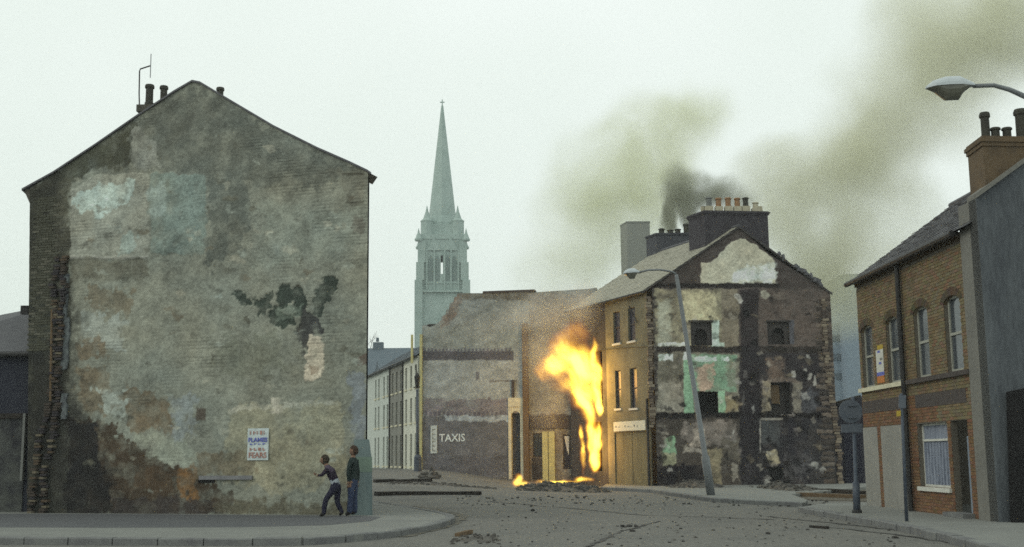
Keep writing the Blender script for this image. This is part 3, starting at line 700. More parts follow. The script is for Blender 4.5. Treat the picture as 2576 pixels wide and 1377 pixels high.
Lr([(1925, 1138), (1952, 1130), (1962, 1164), (1932, 1170)], (138, 128, 98), .05, .05)
Lr([(1932, 1174), (1985, 1170), (1990, 1222), (1938, 1222)], (20, 19, 24), .05, .06)
Rr(1968, 1150, 2050, 1200, (86, 82, 84), .15, .2, .8); Rr(1980, 1060, 2000, 1140, (46, 42, 52), .08, .1, .9)
Rr(2040, 1060, 2100, 1220, (66, 62, 62), .15, .15, .7); Rr(1872, 1170, 1895, 1215, (98, 94, 96), .1, .14, .7)
Lr([(1862, 728), (1908, 728), (1912, 1225), (1866, 1225)], (50, 44, 50), .06, .04, .75, .05)
for yy in range(745, 1210, 14): Rr(2052 + (yy - 745) * .03 + random.uniform(-8, 8), yy, 2100, yy + 10, random.choice(((104, 92, 80), (86, 74, 64), (70, 62, 56))), .03, .04, .9, .03)
for yy in range(735, 1035, 11): Rr(1638, yy, 1648 + random.uniform(-3, 8), yy + 8, random.choice(((104, 96, 84), (82, 74, 66), (64, 56, 52))), .03, .03, .9, .03)
rq = random.Random(91)
for _ in range(150):      # flakes of plaster and soot
    x = rq.uniform(1650, 2080); y = rq.uniform(890, 1215) if rq.random() < .8 else rq.uniform(735, 870)
    w_ = rq.uniform(3, 14); h_ = rq.uniform(3, 13); dkz = rq.random() < (.45 if x < 1860 else .6)
    Lr([(x - w_, y - h_ * .6), (x + w_ * .2, y - h_), (x + w_, y + h_ * .3), (x - w_ * .1, y + h_)], rq.choice(((34, 30, 36), (46, 40, 40), (28, 26, 32))) if dkz else rq.choice(((132, 124, 110), (112, 104, 98), (150, 146, 138), (120, 108, 84))), .05, .07, rq.uniform(.45, .95), 0 if dkz else .012)
holesB = [WB.rect(1737, 810, 1790, 870), WB.rect(1932, 810, 1985, 866), WB.rect(1752, 986, 1806, 1041), WB.rect(1940, 963, 1990, 1043)]
painted_wall('gable_wall', hB, WB, topB, -.1, .036, (80, 72, 68), lay, holesB, seed=31, gain=1.6, relief=.03, kon=1.42, sat=.55, crisp=1.5)
for (a, b, c, e), arch in zip(holesB, (1, 1, 0, 2)):   # fireplaces and doors left hanging on the party wall
    mb = MB()
    for (x0, x1, y0, y1, w0, w1) in ((a - .03, a, c, e, -.45, 0), (b, b + .03, c, e, -.45, 0), (a, b, e, e + .03, -.45, 0), (a, b, c - .03, c, -.45, 0), (a, b, c, e, -.5, -.45)):
        mb.wbox(WB, x0, x1, y0, y1, w0, w1)
    f = part('fireplace' if arch == 1 else 'opening', mb, M['black'] if arch == 0 else M['soot_brick'], hB)
    if arch == 1:     # cast surround with an arched grate
        s = MB(); um = (a + b) / 2; rr = (b - a) * .30; pts_o = [(a, c), (a, e), (b, e), (b, c)]; zc = c + (e - c) * .45
        arc = [(um + rr * math.cos(t), zc + rr * math.sin(t)) for t in [math.pi * i / 10 for i in range(11)]]
        poly = [(b, c), (b, e), (a, e), (a, c), (um - rr, c)] + arc[::-1] + [(um + rr, c)]
        s.add([WB.P(x, y, -.10) for x, y in poly], [tuple(range(len(poly)))])
        s.add([WB.P(x, y, -.10) for x, y in [(um - rr, c)] + arc[::-1] + [(um + rr, c)]] + [WB.P(x, y, -.3) for x, y in [(um - rr, c)] + arc[::-1] + [(um + rr, c)]], [(i, i + 1, 14 + i - 1, 14 + i - 2) for i in range(12)] if False else [(i, i + 1, 13 + i + 1, 13 + i) for i in range(12)])
        s.wbox(WB, a - .08, b + .1, e, e + .07, -.1, .09)
        part('mantel', s, M['soot_brick'], f)
    if arch == 2: part('broken_board', MB().wbox(WB, a + .05, (a + b) / 2, c + (e - c) * .35, e - .1, -.3, -.26), M['timber_br'], f)
# quoins at both torn corners, stone by stone
pal3 = [lin((108, 98, 86)), lin((88, 78, 68)), lin((66, 58, 54)), lin((120, 110, 96))]; bm3 = []
for k in range(6):
    m_ = MB(); m_.col = tuple(min(.5, x * 1.5) for x in brick_colour(pal3, .15)); m_.box(-.12, .12, -.1, .1, -.06, .06); bm3.append(m_.mesh('quoin'))
def quoins(u_of, v0, v1, jit):
    v = v0
    while v < v1:
        o = lay_brick(hB, WB, u_of(v) + random.uniform(-jit, jit), v, .0, random.gauss(0, .08), (random.uniform(.6, 1.3), 1, random.uniform(.8, 1.1)), bm3); o.name = 'quoin'; v += .135
quoins(lambda v: .09, 2.9, 9.0, .05)
quoins(lambda v: WB.uv(2078 + 20 * sm((6.5 - v) / 5), 900)[0], .2, 8.9, .06)
# body, back, ochre street front
zE = WB.uv(1640, 726)[1]; zE2 = WB.uv(2088, 735)[1]; apx = WB.uv(1858, 570); AP = WB.P(apx[0], apx[1], 0)
b0 = WB.P(0, 0, 0); b1 = WB.P(WB.uv(2088, 735)[0], 0, 0); bk = dirB * LB
mb = MB(); e_ = WB.n * -.02
mb.add([Z(b1, -.1) + e_, Z(b1, zE2) + e_, Z(b1 + bk, zE2), Z(b1 + bk, -.1)], [(0, 1, 2, 3)])
mb.add([Z(b0 + bk, -.1), Z(b1 + bk, -.1), Z(b1 + bk, zE2), AP + bk, Z(b0 + bk, zE)], [(0, 1, 2, 3, 4)])
part('rear_wall', mb, M['soot_brick'], hB)
pxl = lambda x0, y0, x1, y1: WF.rect(x0, y0, x1, y1)
holesF = [pxl(1543, 784, 1560, 864), pxl(1580, 774, 1598, 858), pxl(1548, 932, 1562, 1028), pxl(1585, 926, 1603, 1027)]
shopF = pxl(1547, 1087, 1634, 1219)
fire_w = [pxl(1499, 882, 1516, 1040), pxl(1488, 1062, 1514, 1186)]
mb = MB(); uS = WF.uv(1527, 1000)[0]
hole_wall(mb, WF, uS, WF.L, -.1, zE, holesF + [shopF], .14)
part('street_front', mb, M['ochre'], hB)
mb = MB(); hole_wall(mb, WF, 0, uS, -.1, zE, [tuple(x) for x in fire_w], .3)
part('street_front', mb, M['soot_brick'], hB, label='scorched far end of the ochre street front')
for h in holesF: window(hB, WF, h, .14, frame='fascia', glass='glass_dk', sill='white', fw=.05)
a, b, c, e = shopF
for i in range(4):
    x0 = a + (b - a) * i / 4; x1 = a + (b - a) * (i + 1) / 4 - .03
    part('shutter_board', MB().wbox(WF, x0, x1, c, e, -.10, -.06 + .01 * (i % 2)), M['shutter'], hB)
sg = pxl(1548, 1060, 1628, 1084)
s_ = part('shop_sign', MB().wbox(WF, *sg, .02, .10), mat('sign_board', (.66, .66, .55), (.54, .55, .47), scale=5, fine=.08), hB)
for i in range(9):
    x = sg[0] + .2 + (sg[1] - sg[0] - .4) * i / 9; part('faded_letter', MB().wbox(WF, x, x + .11, sg[2] + .18, sg[3] - .18 - .05 * (i % 3), .10, .106), M['pave'], s_)
part('downpipe', MB().tube([WF.P(WF.L - .12, 4.2, .08), WF.P(WF.L - .12, .1, .08)], .06), M['iron'], hB)
part('fallen_wire', MB().tube([WF.P(*WF.uv(1585, 770), .06), WF.P(*WF.uv(1598, 795), .1), WF.P(*WF.uv(1606, 812), .08)], .03, 6), M['iron'], hB)
part('cable', MB().tube([WF.P(.5, WF.uv(1500, 880)[1], .05), WF.P(WF.L * .6, WF.uv(1580, 866)[1] - .1, .05), WF.P(WF.L, WF.uv(1638, 868)[1] - .05, .05)], .015, 5), M['iron'], hB)
# roof: slates laid in courses on both slopes
def slate_roof(root, e0, e1, r1, r0, wS, hS, m, n_single=0, thick=.018, jit=.004, miss=0., pick=None, sheet=True):
    """slates between eave e0-e1 and ridge r0-r1; the ones nearest the viewer single, the rest joined"""
    e0, e1, r0, r1 = map(Vector, (e0, e1, r0, r1)); d = (e1 - e0).normalized(); s = (r0 - e0).normalized(); nn = d.cross(s).normalized()
    if nn.z < 0: nn = -nn
    L = (e1 - e0).length; S = (r0 - e0).length; rows = int(S / hS); cols = int(L / wS)
    if sheet:
        u = MB(); u.add([e0 - nn * .02, e1 - nn * .02, r1 - nn * .02, r0 - nn * .02], [(0, 1, 2, 3)]); part('roof_deck', u, M['char'], root)
    spots = []
    for j in range(rows):
        for i in range(cols + 1):
            x = (i + (.5 if j % 2 else 0)) * wS
            if x > L or random.random() < miss: continue
            lw = min(wS, L - x) * .97
            if lw < .05: continue
            spots.append((e0 + d * x + s * (j * hS), lw))
    ln = S / rows * 1.35
    spots.sort(key=lambda t: (t[0] - Vector((0, 0, 1.5))).length)
    def shape(b, p, lw, org=Vector((0, 0, 0))):
        a0 = p - org; t1 = nn * (.030 + random.gauss(0, jit)); t2 = nn * .004; d2 = d * lw; s2 = s * ln
        b.box8([a0 + t1 - nn * thick, a0 + d2 + t1 - nn * thick, a0 + d2 + s2 + t2 - nn * thick * .8, a0 + s2 + t2 - nn * thick * .8, a0 + t1, a0 + d2 + t1, a0 + d2 + s2 + t2, a0 + s2 + t2])
    if n_single:
        ms = []
        for k in range(5):
            b = MB(); b.col = None; shape(b, Vector((0, 0, 0)), wS * .97); me = b.mesh('slate'); me.materials.append(m); ms.append(me)
        for p, lw in spots[:n_single]:
            o = bpy.data.objects.new('slate', random.choice(ms)); C.objects.link(o); o.parent = root; o.location = p - ORG[root]
            if lw < wS * .9: pass
    b = MB()
    for p, lw in spots[n_single:]: shape(b, p, lw)
    if b.v: part('slate_courses', b, m, root, kind='stuff')
ov = WB.n * .06; fo = WF.n * .18
sl = (AP - Z(b0, zE)); k_ = .18 / max(.3, abs(sl.dot(WF.n)))
eb0 = Z(b0, zE) - sl * .05 + ov
slate_roof(hB, eb0 + bk, eb0, AP + ov, AP + bk + ov, .30, .22, M['slate_sheen'])
sl2 = (AP - Z(b1, zE2)); eb1 = Z(b1, zE2) - sl2 * .02 + ov
slate_roof(hB, eb1, eb1 + bk, AP + bk + ov, AP + ov, .30, .22, M['slate'], miss=.04)
part('gutter', MB().tube([eb0 + bk + Vector((0, 0, -.03)), eb0 + Vector((0, 0, -.03))], .07), M['iron'], hB)
part('ridge', MB().tube([AP + ov + Vector((0, 0, .03)), AP + bk + Vector((0, 0, .03))], .09), M['slate'], hB)
mb = MB()
for p, q in ((eb0, AP + ov), (AP + ov, eb1)):
    d_ = (q - p); mb.prism([p + WB.n * .03, q + WB.n * .03, q + WB.n * .03 + Vector((0, 0, -.10)), p + WB.n * .03 + Vector((0, 0, -.10))], -WB.n * .05)
part('verge', mb, M['soot_brick'], hB)
for i in range(16):     # broken slate ends along the right verge
    t = .12 + .8 * random.random(); p = AP + ov + (eb1 - AP - ov) * t
    if t < .25: continue
    b = MB(); w_ = random.uniform(.08, .2); h_ = random.uniform(.06, .2); b.box(-w_, w_, -.05, .05, -.05, h_); me = b.mesh('slate', Vector((0, 0, 0)))
    o = link('broken_slate', me, M['slate'], hB); o.location = p - ORG[hB]; o.rotation_euler = (0, random.gauss(0.5, .3), random.random())
# chimney stacks
def stack(root, c0, c1, depth_vec, z0, z1, m, corbel=.08, ch=.2, m_side=None):
    c0, c1 = Vector((c0.x, c0.y, 0)), Vector((c1.x, c1.y, 0)); d = (c1 - c0).normalized(); k = depth_vec.normalized(); mb = MB()
    def bx(g, za, zb):
        q = [c0 - d * g - k * g, c1 + d * g - k * g, c1 + d * g + depth_vec + k * g, c0 - d * g + depth_vec + k * g]; mb.box8([Z(p, za) for p in q] + [Z(p, zb) for p in q])
    bx(0, z0, z1 - ch); bx(corbel * .5, z1 - ch, z1 - ch * .6); bx(corbel, z1 - ch * .6, z1 - .05); bx(corbel * .4, z1 - .05, z1)
    return part('chimney_stack', mb, m, root)
cy0 = pB0.y + .35
c0, c1 = at(1774, 600, cy0 + .2), at(1934, 600, cy0 + .6); zt = at(1850, 531, cy0 + .4).z
k1 = stack(hB, c0, c1, dirB * 1.5, 8.5, zt, mat('chimney_brick', (.062, .056, .066), (.034, .03, .036), scale=3, bscale=40))
for px, ty, mm, hh in ((1783, 498, 'pot_grey', 1), (1807, 500, 'pot', 1), (1831, 499, 'pot', 1), (1854, 500, 'pot', 1), (1875, 499, 'pot_dark', 1), (1900, 511, 'pot_cream', 1)):
    Yp = cy0 + .9; t = at(px, ty, Yp); h = t.z - zt + .02
    q = part('pot_base', MB().box(t.x - .19, t.x + .19, Yp - .17, Yp + .17, zt - .02, zt + h * .42), M['pot_cream'], k1)
    pot(k1, (t.x, Yp, zt + h * .40), h * .6, .17, mm)
for px in (1768, 1776, 1912): t = at(px, 520, cy0 + 1.4); part('pot_base', MB().box(t.x - .1, t.x + .1, t.y - .1, t.y + .1, zt - .02, t.z), M['pot_cream'], k1)
Y2 = pB0.y + 7.2
c0, c1 = at(1652, 640, Y2), at(1756, 640, Y2); zt2 = at(1700, 586, Y2).z
k2 = stack(hB, c0, c1, dirB * 1.1, 7.5, zt2, mat('chimney_brick_blue', (.075, .078, .09), (.05, .05, .06), scale=3, bscale=40), .07, .14)
for px, ty in ((1664, 576), (1686, 579), (1705, 577), (1726, 564)):
    t = at(px, ty, Y2 + .5); pot(k2, (t.x, Y2 + .5, zt2 - .02), t.z - zt2 + .02, .19, 'pot_dark')
Y3 = 74.
c0, c1 = at(1578, 620, Y3), at(1636, 620, Y3); zt3 = at(1605, 557, Y3).z
k3 = thing('tall_chimney', 'plain tall pale grey chimney stack rising behind the ochre row', 'chimney', (c0 + c1) / 2 * 1.0)
k3.location = Vector(((c0.x + c1.x) / 2, Y3, 0)); ORG[k3] = k3.location.copy()
stack(k3, c0, c1, Vector((-.3, 1.2, 0)), 0, zt3, mat('pale_render_stack', (.30, .31, .28), (.23, .24, .22), scale=2), .03, .12)

# ================================================================== end wall with the taxi sign, shop fronts beside the fire
pC0, pC1 = at(1062, 1180, 67.0), at(1500, 1200, 65.2)
WC = Wall(pC0, pC1)
hC = thing('taxi_office_wall', 'broken high end wall painted with taxi lettering behind drifting smoke', 'building', (pC0 + pC1) / 2)
topC = [(1062, 820), (1070, 817), (1080, 824), (1094, 818), (1110, 806), (1111, 796), (1121, 792), (1122, 780), (1130, 778), (1131, 764), (1141, 760), (1142, 748), (1150, 746), (1151, 738), (1214, 738), (1215, 733), (1340, 736), (1480, 727), (1500, 724)]
lay = []
Rr(1140, 720, 1345, 754, (82, 76, 62), .08, .08, .9); Lr([(1105, 830), (1110, 800), (1150, 735), (1165, 760), (1130, 815)], (104, 88, 74), .08, .1)
Rr(1062, 820, 1310, 880, (104, 112, 106), .2, .2, .8); Rr(1150, 770, 1300, 850, (100, 108, 104), .3, .3, .6)
Rr(1062, 884, 1292, 907, (66, 64, 72), .04, .02)
for i in range(24): Rr(1066 + i * 9.3, 877 + random.uniform(-2, 2), 1071 + i * 9.3, 887, (74, 72, 86), .03, .01, .95)
Rr(1066, 908, 1315, 1004, (114, 121, 120), .08, .06, .9)
Rr(1230, 957, 1300, 961, (84, 78, 74), .03, .03, .9); Rr(1197, 935, 1205, 955, (74, 72, 80), .04, .03, .8)
Rr(1064, 1004, 1315, 1048, (94, 86, 94), .06, .08, .9)
for i in range(20): Rr(1070 + i * 11, 1036, 1075 + i * 11, 1048, (70, 66, 80), .03, .02, .8)
Rr(1064, 1048, 1290, 1210, (78, 79, 85), .05, .04); Rr(1120, 1046, 1285, 1060, (122, 138, 148), .05, .06, .9)
Rr(1066, 1150, 1290, 1200, (68, 66, 74), .2, .15, .6)
Rr(1330, 740, 1510, 1050, (94, 94, 90), .1, .1); Rr(1330, 1040, 1460, 1080, (72, 62, 64), .08, .06)
Rr(1330, 1080, 1510, 1220, (92, 84, 72), .06, .05); Rr(1440, 980, 1510, 1220, (52, 42, 36), .2, .1, .9)
arch_px = (1287, 1040, 1310, 1206)
win_px = (1416, 1094, 1436, 1180)
hC_holes = [WC.rect(*arch_px), WC.rect(*win_px), WC.rect(1340, 1090, 1363, 1150)]
painted_wall('end_wall', hC, WC, topC, -.2, .05, (102, 110, 108), lay, hC_holes, seed=51, gain=1.9, relief=.03, kon=1.1, sat=.5)
mb = MB(); cb = WC.n * -1.0
tops = [WC.P(*WC.uv(*p)) for p in topC]
for p, q in zip(tops, tops[1:]): mb.add([p, q, q - WC.n * .6, p - WC.n * .6], [(0, 1, 2, 3)])
mb.add([Z(tops[0], -.2), tops[0], tops[0] - WC.n * .6, Z(tops[0], -.2) - WC.n * .6], [(0, 1, 2, 3)])
mb.add([WC.P(0, -.2, -.6)] + [p - WC.n * .6 for p in tops] + [WC.P(WC.L, -.2, -.6)], [tuple(range(len(tops) + 2))])
part('wall_core', mb, M['soot_brick'], hC)
part('coping', MB().wbox(WC, WC.uv(1215, 733)[0], WC.uv(1345, 736)[0], WC.uv(1280, 736)[1], WC.uv(1280, 731)[1], -.62, .06), M['fascia'], hC)
lettering(hC, WC, 'TAXIS', *WC.uv(1105, 1112), WC.uv(1170, 1100)[0] - WC.uv(1105, 1100)[0], WC.uv(1137, 1092)[1] - WC.uv(1137, 1112)[1], .02, mat('pale_sign_paint', alb((168, 176, 176)), alb((140, 150, 150)), scale=5), bold=.015)
vb = WC.rect(1084, 1071, 1100, 1141)
sv = part('upright_sign', MB().wbox(WC, *vb, .01, .07), mat('upright_sign_white', (.58, .62, .60), (.48, .53, .52), scale=5, fine=.08), hC)
for i in range(6):
    z_ = vb[2] + .12 + (vb[3] - vb[2] - .24) * i / 6; a_ = vb[0] + .1; b = MB(); b.wbox(WC, a_, a_ + .05, z_, z_ + .16, .07, .076)
    b.wbox(WC, a_ + .05, a_ + .17, z_ + .05 * (i % 3), z_ + .05 * (i % 3) + .045, .07, .076); part('faded_letter', b, M['terr_grey'], sv)
# arched doorway in pale stone
a, b, c, e = hC_holes[0]
mb = MB(); ga = .16; um = (a + b) / 2; rr = (b - a) / 2
mb.wbox(WC, a - ga, a, c, e + .35, -.3, .08); mb.wbox(WC, b, b + ga, c, e + .35, -.3, .08); mb.wbox(WC, a - ga, b + ga, e + .35, e + .85, -.3, .10)
arc = [(um + rr * math.cos(math.pi * i / 10), e - rr * .55 + rr * math.sin(math.pi * i / 10)) for i in range(11)]
poly = [(b, e + .35), (a, e + .35)] + arc[::-1]
mb.prism([WC.P(x, y, .06) for x, y in poly], -WC.n * .3)
dr = part('door_surround', mb, M['stone_pale'], hC)
part('door', MB().wbox(WC, a, b, c, e + .2, -.42, -.32), mat('grey_door', (.10, .105, .12), (.07, .072, .085), scale=4, stretch=(4, 4, .5)), hC)
q = WC.uv(1291, 1000); part('finial', MB().wbox(WC, q[0] - .07, q[0] + .07, q[1], q[1] + .95, .0, .12), M['fascia'], hC)
u0, u1, v0, v1 = WC.rect(1317, 815, 1331, 1212)
part('brown_pilaster', MB().wbox(WC, u0, u1, v0 - .2, v1, 0, .28), M['timber_br'], hC)
for px, tt in ((1037, 842), (1060, 842)):
    u_ = WC.uv(px, 1000)[0]; part('timber_post', MB().wbox(WC, u_ - .06, u_ + .06, WC.uv(1060, 900)[1] - .3, WC.uv(1060, tt)[1], .02, .12) if px < 1050 else MB().wbox(WC, u_ - .07, u_ + .07, .8, WC.uv(1060, tt)[1], .02, .14), M['ochre_frame'] if px > 1050 else M['ochre_frame'], hC)
u0, u1, v0, v1 = WC.rect(1334, 1046, 1452, 1078); part('shop_fascia', MB().wbox(WC, u0, u1, v0, v1, 0, .12), M['fascia'], hC)
for x0, x1 in ((1365, 1379), (1381, 1396)):
    u0, u1, v0, v1 = WC.rect(x0, 1086, x1, 1211); part('shop_door', MB().wbox(WC, u0, u1, v0 - .1, v1, 0, .08), M['ochre_frame'], hC)
a, b, c, e = hC_holes[1]; w_ = window(hC, WC, (a, b, c, e), .1, frame='fascia', glass='glass_dk', sill=None, fw=.06, rail=False)
b_ = MB(); b_.prism([WC.P(a + .08, e - .08, -.05), WC.P(b - .08, e - .08, -.05), WC.P((a + b) / 2 + .1, c + .7, -.05), WC.P((a + b) / 2, c + 1.0, -.05)], WC.n * .02); part('torn_curtain', b_, M['white'], w_)
a, b, c, e = hC_holes[2]; window(hC, WC, (a, b, c, e), .1, frame='fascia', glass='glass', sill=None, rail=False)
u0, u1, v0, v1 = WC.rect(1340, 1152, 1363, 1206); part('stall_riser', MB().wbox(WC, u0, u1, v0, v1, 0, .05), M['soot_brick'], hC)
u_ = WC.uv(1462, 1150)[0]; part('burning_door_post', MB().wbox(WC, u_ - .09, u_ + .09, 0, WC.uv(1462, 1062)[1], .0, .2), M['char'], hC)

# ================================================================== white terrace running away on the left
pD0 = at(1056, 1170, 68.0); pDe = at(1051, 895, 68.0); pDf = at(940, 942, 68.0 * 256 / 209)
dD = (Vector((pDf.x, pDf.y, 0)) - Vector((pDe.x, pDe.y, 0))).normalized()
LD = 20.
WD = Wall((pDe.x, pDe.y), (pDe.x + dD.x * LD, pDe.y + dD.y * LD), face=(-40, 60))
zD = pDe.z
cols = [1046, 1034, 1021.5, 1009, 998, 987.5, 975, 966, 953, 945]
spans = [(0, WD.uv(1014, 1000)[0]), (WD.uv(1014, 1000)[0], WD.uv(981, 1000)[0]), (WD.uv(981, 1000)[0], LD)]
gD = 'terraced houses up the left street'
names = [('whitewashed terraced house nearest the taxi wall', 'terr_white'), ('narrow grey-rendered terraced house between two pale ones', 'terr_grey'), ('pale terraced house farthest up the left street', 'terr_green')]
for (s0, s1), (lb, mm) in zip(spans, names):
    h = thing('terraced_house', lb, 'house', WD.P((s0 + s1) / 2, .8), gD)
    wins = []
    for px in cols:
        u = WD.uv(px, 1000)[0]
        if not (s0 + .3 < u < s1 - .3): continue
        sc = .30
        for (f0, f1) in ((.73, .93), (.42, .64), (.03, .32)):
            wins.append((u - sc, u + sc, .85 + (zD - .85) * f0, .85 + (zD - .85) * f1))
    mb = MB(); hole_wall(mb, WD, s0, s1, .4, zD, wins, .12)
    mb.add([WD.P(s0, .4, 0), WD.P(s0, zD, 0), WD.P(s0, zD, -6), WD.P(s0, .4, -6)], [(0, 1, 2, 3)])
    mb.add([WD.P(s1, .4, 0), WD.P(s1, zD, 0), WD.P(s1, zD, -6), WD.P(s1, .4, -6)], [(0, 1, 2, 3)])
    part('wall', mb, M[mm], h)
    for w in wins: window(h, WD, w, .12, frame='sash', glass='glass_dk', sill='stone_pale', fw=.05)
    slate_roof(h, WD.P(s0, zD - .05, .2), WD.P(s1, zD - .05, .2), WD.P(s1, zD + 1.9, -3.), WD.P(s0, zD + 1.9, -3.), .4, .3, M['slate_far'])
    slate_roof(h, WD.P(s1, zD - .05, -6.2), WD.P(s0, zD - .05, -6.2), WD.P(s0, zD + 1.9, -3.), WD.P(s1, zD + 1.9, -3.), .4, .3, M['slate_far'])
    part('gutter', MB().tube([WD.P(s0, zD - .02, .22), WD.P(s1, zD - .02, .22)], .06, 6), M['iron'], h)
    part('drainpipe', MB().tube([WD.P(s1 - .12, zD, .06), WD.P(s1 - .12, .8, .06)], .05, 6), M['iron'], h)
    stack(h, WD.P(s0 + .2, 0, -2.6), WD.P(s0 + .2, 0, -3.6), WD.d * .7, zD, zD + 2.9, M['dark_brick'], .05, .1)

# ================================================================== cathedral tower and spire, far up the hill
cY = 230.; k = cY / F * 1.0
hK = thing('church_tower', 'tall hazy stone church tower with pinnacles and a needle spire', 'church', (at(1113, 820, cY).x, cY, 0))
cc = at(1113, 700, cY); cxK = cc.x
zpx = lambda y: at(1113, y, cY).z
zf = lambda y: at(1113, y, cY - 4.8).z
def sq(mb, x0, x1, z0, z1, rot=.058, taper=1.):
    h0 = (x1 - x0) / 2; m_ = (x0 + x1) / 2; q = []
    for (z, s) in ((z0, 1.), (z1, taper)):
        for a in range(4):
            an = rot + math.pi / 4 + a * math.pi / 2; r_ = h0 * s * math.sqrt(2) * .955; q.append((cxK + m_ + r_ * math.cos(an), cY + r_ * math.sin(an), z))
    mb.box8(q)
W2 = lambda px: (px - 1113) * k
mb = MB(); hw = 70 * k; yb, yt = zpx(815), zpx(640)
# lower stage: four corner piers with pierced belfry openings between them
lower = MB(); sq(lower, W2(1051), W2(1175), -2, zpx(742)); part('lower_stage', lower, M['church'], hK)
part('string_course', (lambda b: (sq(b, W2(1044), W2(1182), zpx(744), zpx(739)), b)[1])(MB()), M['church'], hK)
bel = MB(); zA, zB, zC = zpx(738), zpx(600), zpx(652)
piers = [(-1, -1), (1, -1), (1, 1), (-1, 1)]; hs = 57 * k; RK = .058; ca, sa = math.cos(RK), math.sin(RK)
def rotp(x, y): return (cxK + x * ca - y * sa, cY + x * sa + y * ca)
def bxr(b, x0, x1, y0, y1, z0, z1):
    q = [rotp(x0, y0), rotp(x1, y0), rotp(x1, y1), rotp(x0, y1)]; b.box8([(*p, z0) for p in q] + [(*p, z1) for p in q])
sx_ = W2(1111.5); zs = zpx(698)
bxr(bel, -hs, sx_ - .22, -hs, hs, zs, zC); bxr(bel, sx_ + .22, hs, -hs, hs, zs, zC); bxr(bel, -hs, hs, -hs, hs, zA, zs); bxr(bel, -hs, hs, -hs, hs, zC, zB)
part('belfry', bel, M['church'], hK)
def lancet(cx_, w_, z0, z1, nm, m_, dep, front=1.):
    pts_ = [(cx_ - w_, z0), (cx_ + w_, z0), (cx_ + w_, z1 - w_ * 2.2), (cx_ + w_ * .6, z1 - w_ * .9), (cx_, z1), (cx_ - w_ * .6, z1 - w_ * .9), (cx_ - w_, z1 - w_ * 2.2)]
    b = MB(); y_ = -hs - dep; b.prism([(*rotp(x, y_), z_) for x, z_ in pts_], Vector((*rotp(0, .05), 0)) - Vector((*rotp(0, 0), 0))); return part(nm, b, M[m_], hK)
for cx_, w_, z0_, z1_ in ((W2(1084), .50, 716, 652), (W2(1101), .42, 716, 652), (W2(1126), .42, 716, 652), (W2(1143), .50, 716, 652), (W2(1092), .3, 645, 612), (W2(1134), .3, 645, 612)):
    lancet(cx_, w_, zpx(z0_), zpx(z1_), 'louvre', 'church_dk', .02)
for cx_ in (W2(1074), W2(1092.5), W2(1118.5), W2(1134.5), W2(1153)):
    b = MB(); bxr(b, cx_ - .14, cx_ + .14, -hs - .3, -hs + .1, zA, zpx(640)); part('shaft', b, M['church'], hK)
for cx_, w_ in ((W2(1092), 1.35), (W2(1134), 1.35)):
    b = MB(); b.prism([(*rotp(cx_ - w_, -hs - .25), zpx(640)), (*rotp(cx_ + w_, -hs - .25), zpx(640)), (*rotp(cx_, -hs - .25), zpx(606))], Vector((*rotp(0, .3), 0)) - Vector((*rotp(0, 0), 0))); part('gablet', b, M['church'], hK)
for yy in (612, 640, 722, 765, 790):
    b = MB(); bxr(b, -hs - .14, hs + .14, -hs - .14, hs + .14, zpx(yy), zpx(yy) + .2); part('string_course', b, M['church'], hK)
cap = MB(); sq(cap, W2(1068), W2(1158), zf(604), zf(560)); part('parapet_stage', cap, M['church'], hK)
for sx, sy in piers:     # stepped buttresses with outer pinnacles
    x, y = rotp(sx * hs * 1.02, sy * hs * 1.02); b = MB()
    for ou, za, zb in ((69 * k, -2, zf(705)), (65.5 * k, zf(705), zf(660)), (61.5 * k, zf(660), zf(606))):
        wx_ = 1.5; xo, xi = sorted((sx * ou, sx * (ou - wx_))); yo, yi = sorted((sy * ou, sy * (ou - wx_))); bxr(b, xo, xi, yo, yi, za, zb)
    bu = part('buttress', b, M['church'], hK)
    part('pinnacle', MB().tube_z(Vector((x + sx * .1, y, 0)), [(.72, zf(606)), (.78, zf(601)), (.62, zf(599)), (.22, zf(585)), (.04, zf(574))], 8), M['church'], bu)
    x2, y2 = rotp(sx * hs * .68, sy * hs * .68)
    part('pinnacle', MB().tube_z(Vector((x2, y2, 0)), [(1.25, zf(612)), (1.2, zf(556)), (1.3, zf(552)), (.75, zf(546)), (.28, zf(528)), (.05, zf(513))], 8), M['church'], hK)
spire = MB().tube_z(Vector((cxK, cY, 0)), [(W2(1158), zpx(625)), (W2(1156), zpx(566)), (W2(1148), zpx(548)), (.22, zpx(268)), (.12, zpx(264))], 8)
sp = part('spire', spire, M['church'], hK)
b = MB(); b.box(cxK - .1, cxK + .1, cY - .1, cY + .1, zpx(266), zpx(251)); b.box(cxK - .45, cxK + .45, cY - .09, cY + .09, zpx(259), zpx(256.5)); part('cross', b, M['church'], sp)

# far roofs and bare trees behind the terrace
fY = 125.
fr = thing('far_house', 'small far house with blue slate roof at the end of the left street', 'house', (at(975, 1100, fY).x, fY, 0))
x0, x1 = at(900, 900, fY).x, at(1060, 900, fY).x; z0, z1 = at(980, 930, fY).z, at(980, 876, fY + 4).z
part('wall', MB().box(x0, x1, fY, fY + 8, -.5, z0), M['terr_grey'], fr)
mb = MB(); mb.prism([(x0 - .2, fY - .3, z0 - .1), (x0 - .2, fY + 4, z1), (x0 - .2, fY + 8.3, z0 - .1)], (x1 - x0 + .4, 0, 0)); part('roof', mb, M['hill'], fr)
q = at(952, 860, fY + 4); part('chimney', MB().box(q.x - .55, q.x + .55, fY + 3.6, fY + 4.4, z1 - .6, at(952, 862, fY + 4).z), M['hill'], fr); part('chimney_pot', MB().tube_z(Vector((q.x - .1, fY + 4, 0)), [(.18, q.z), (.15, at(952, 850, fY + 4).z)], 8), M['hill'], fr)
x0, x1 = at(905, 900, 108).x, at(936, 900, 108).x
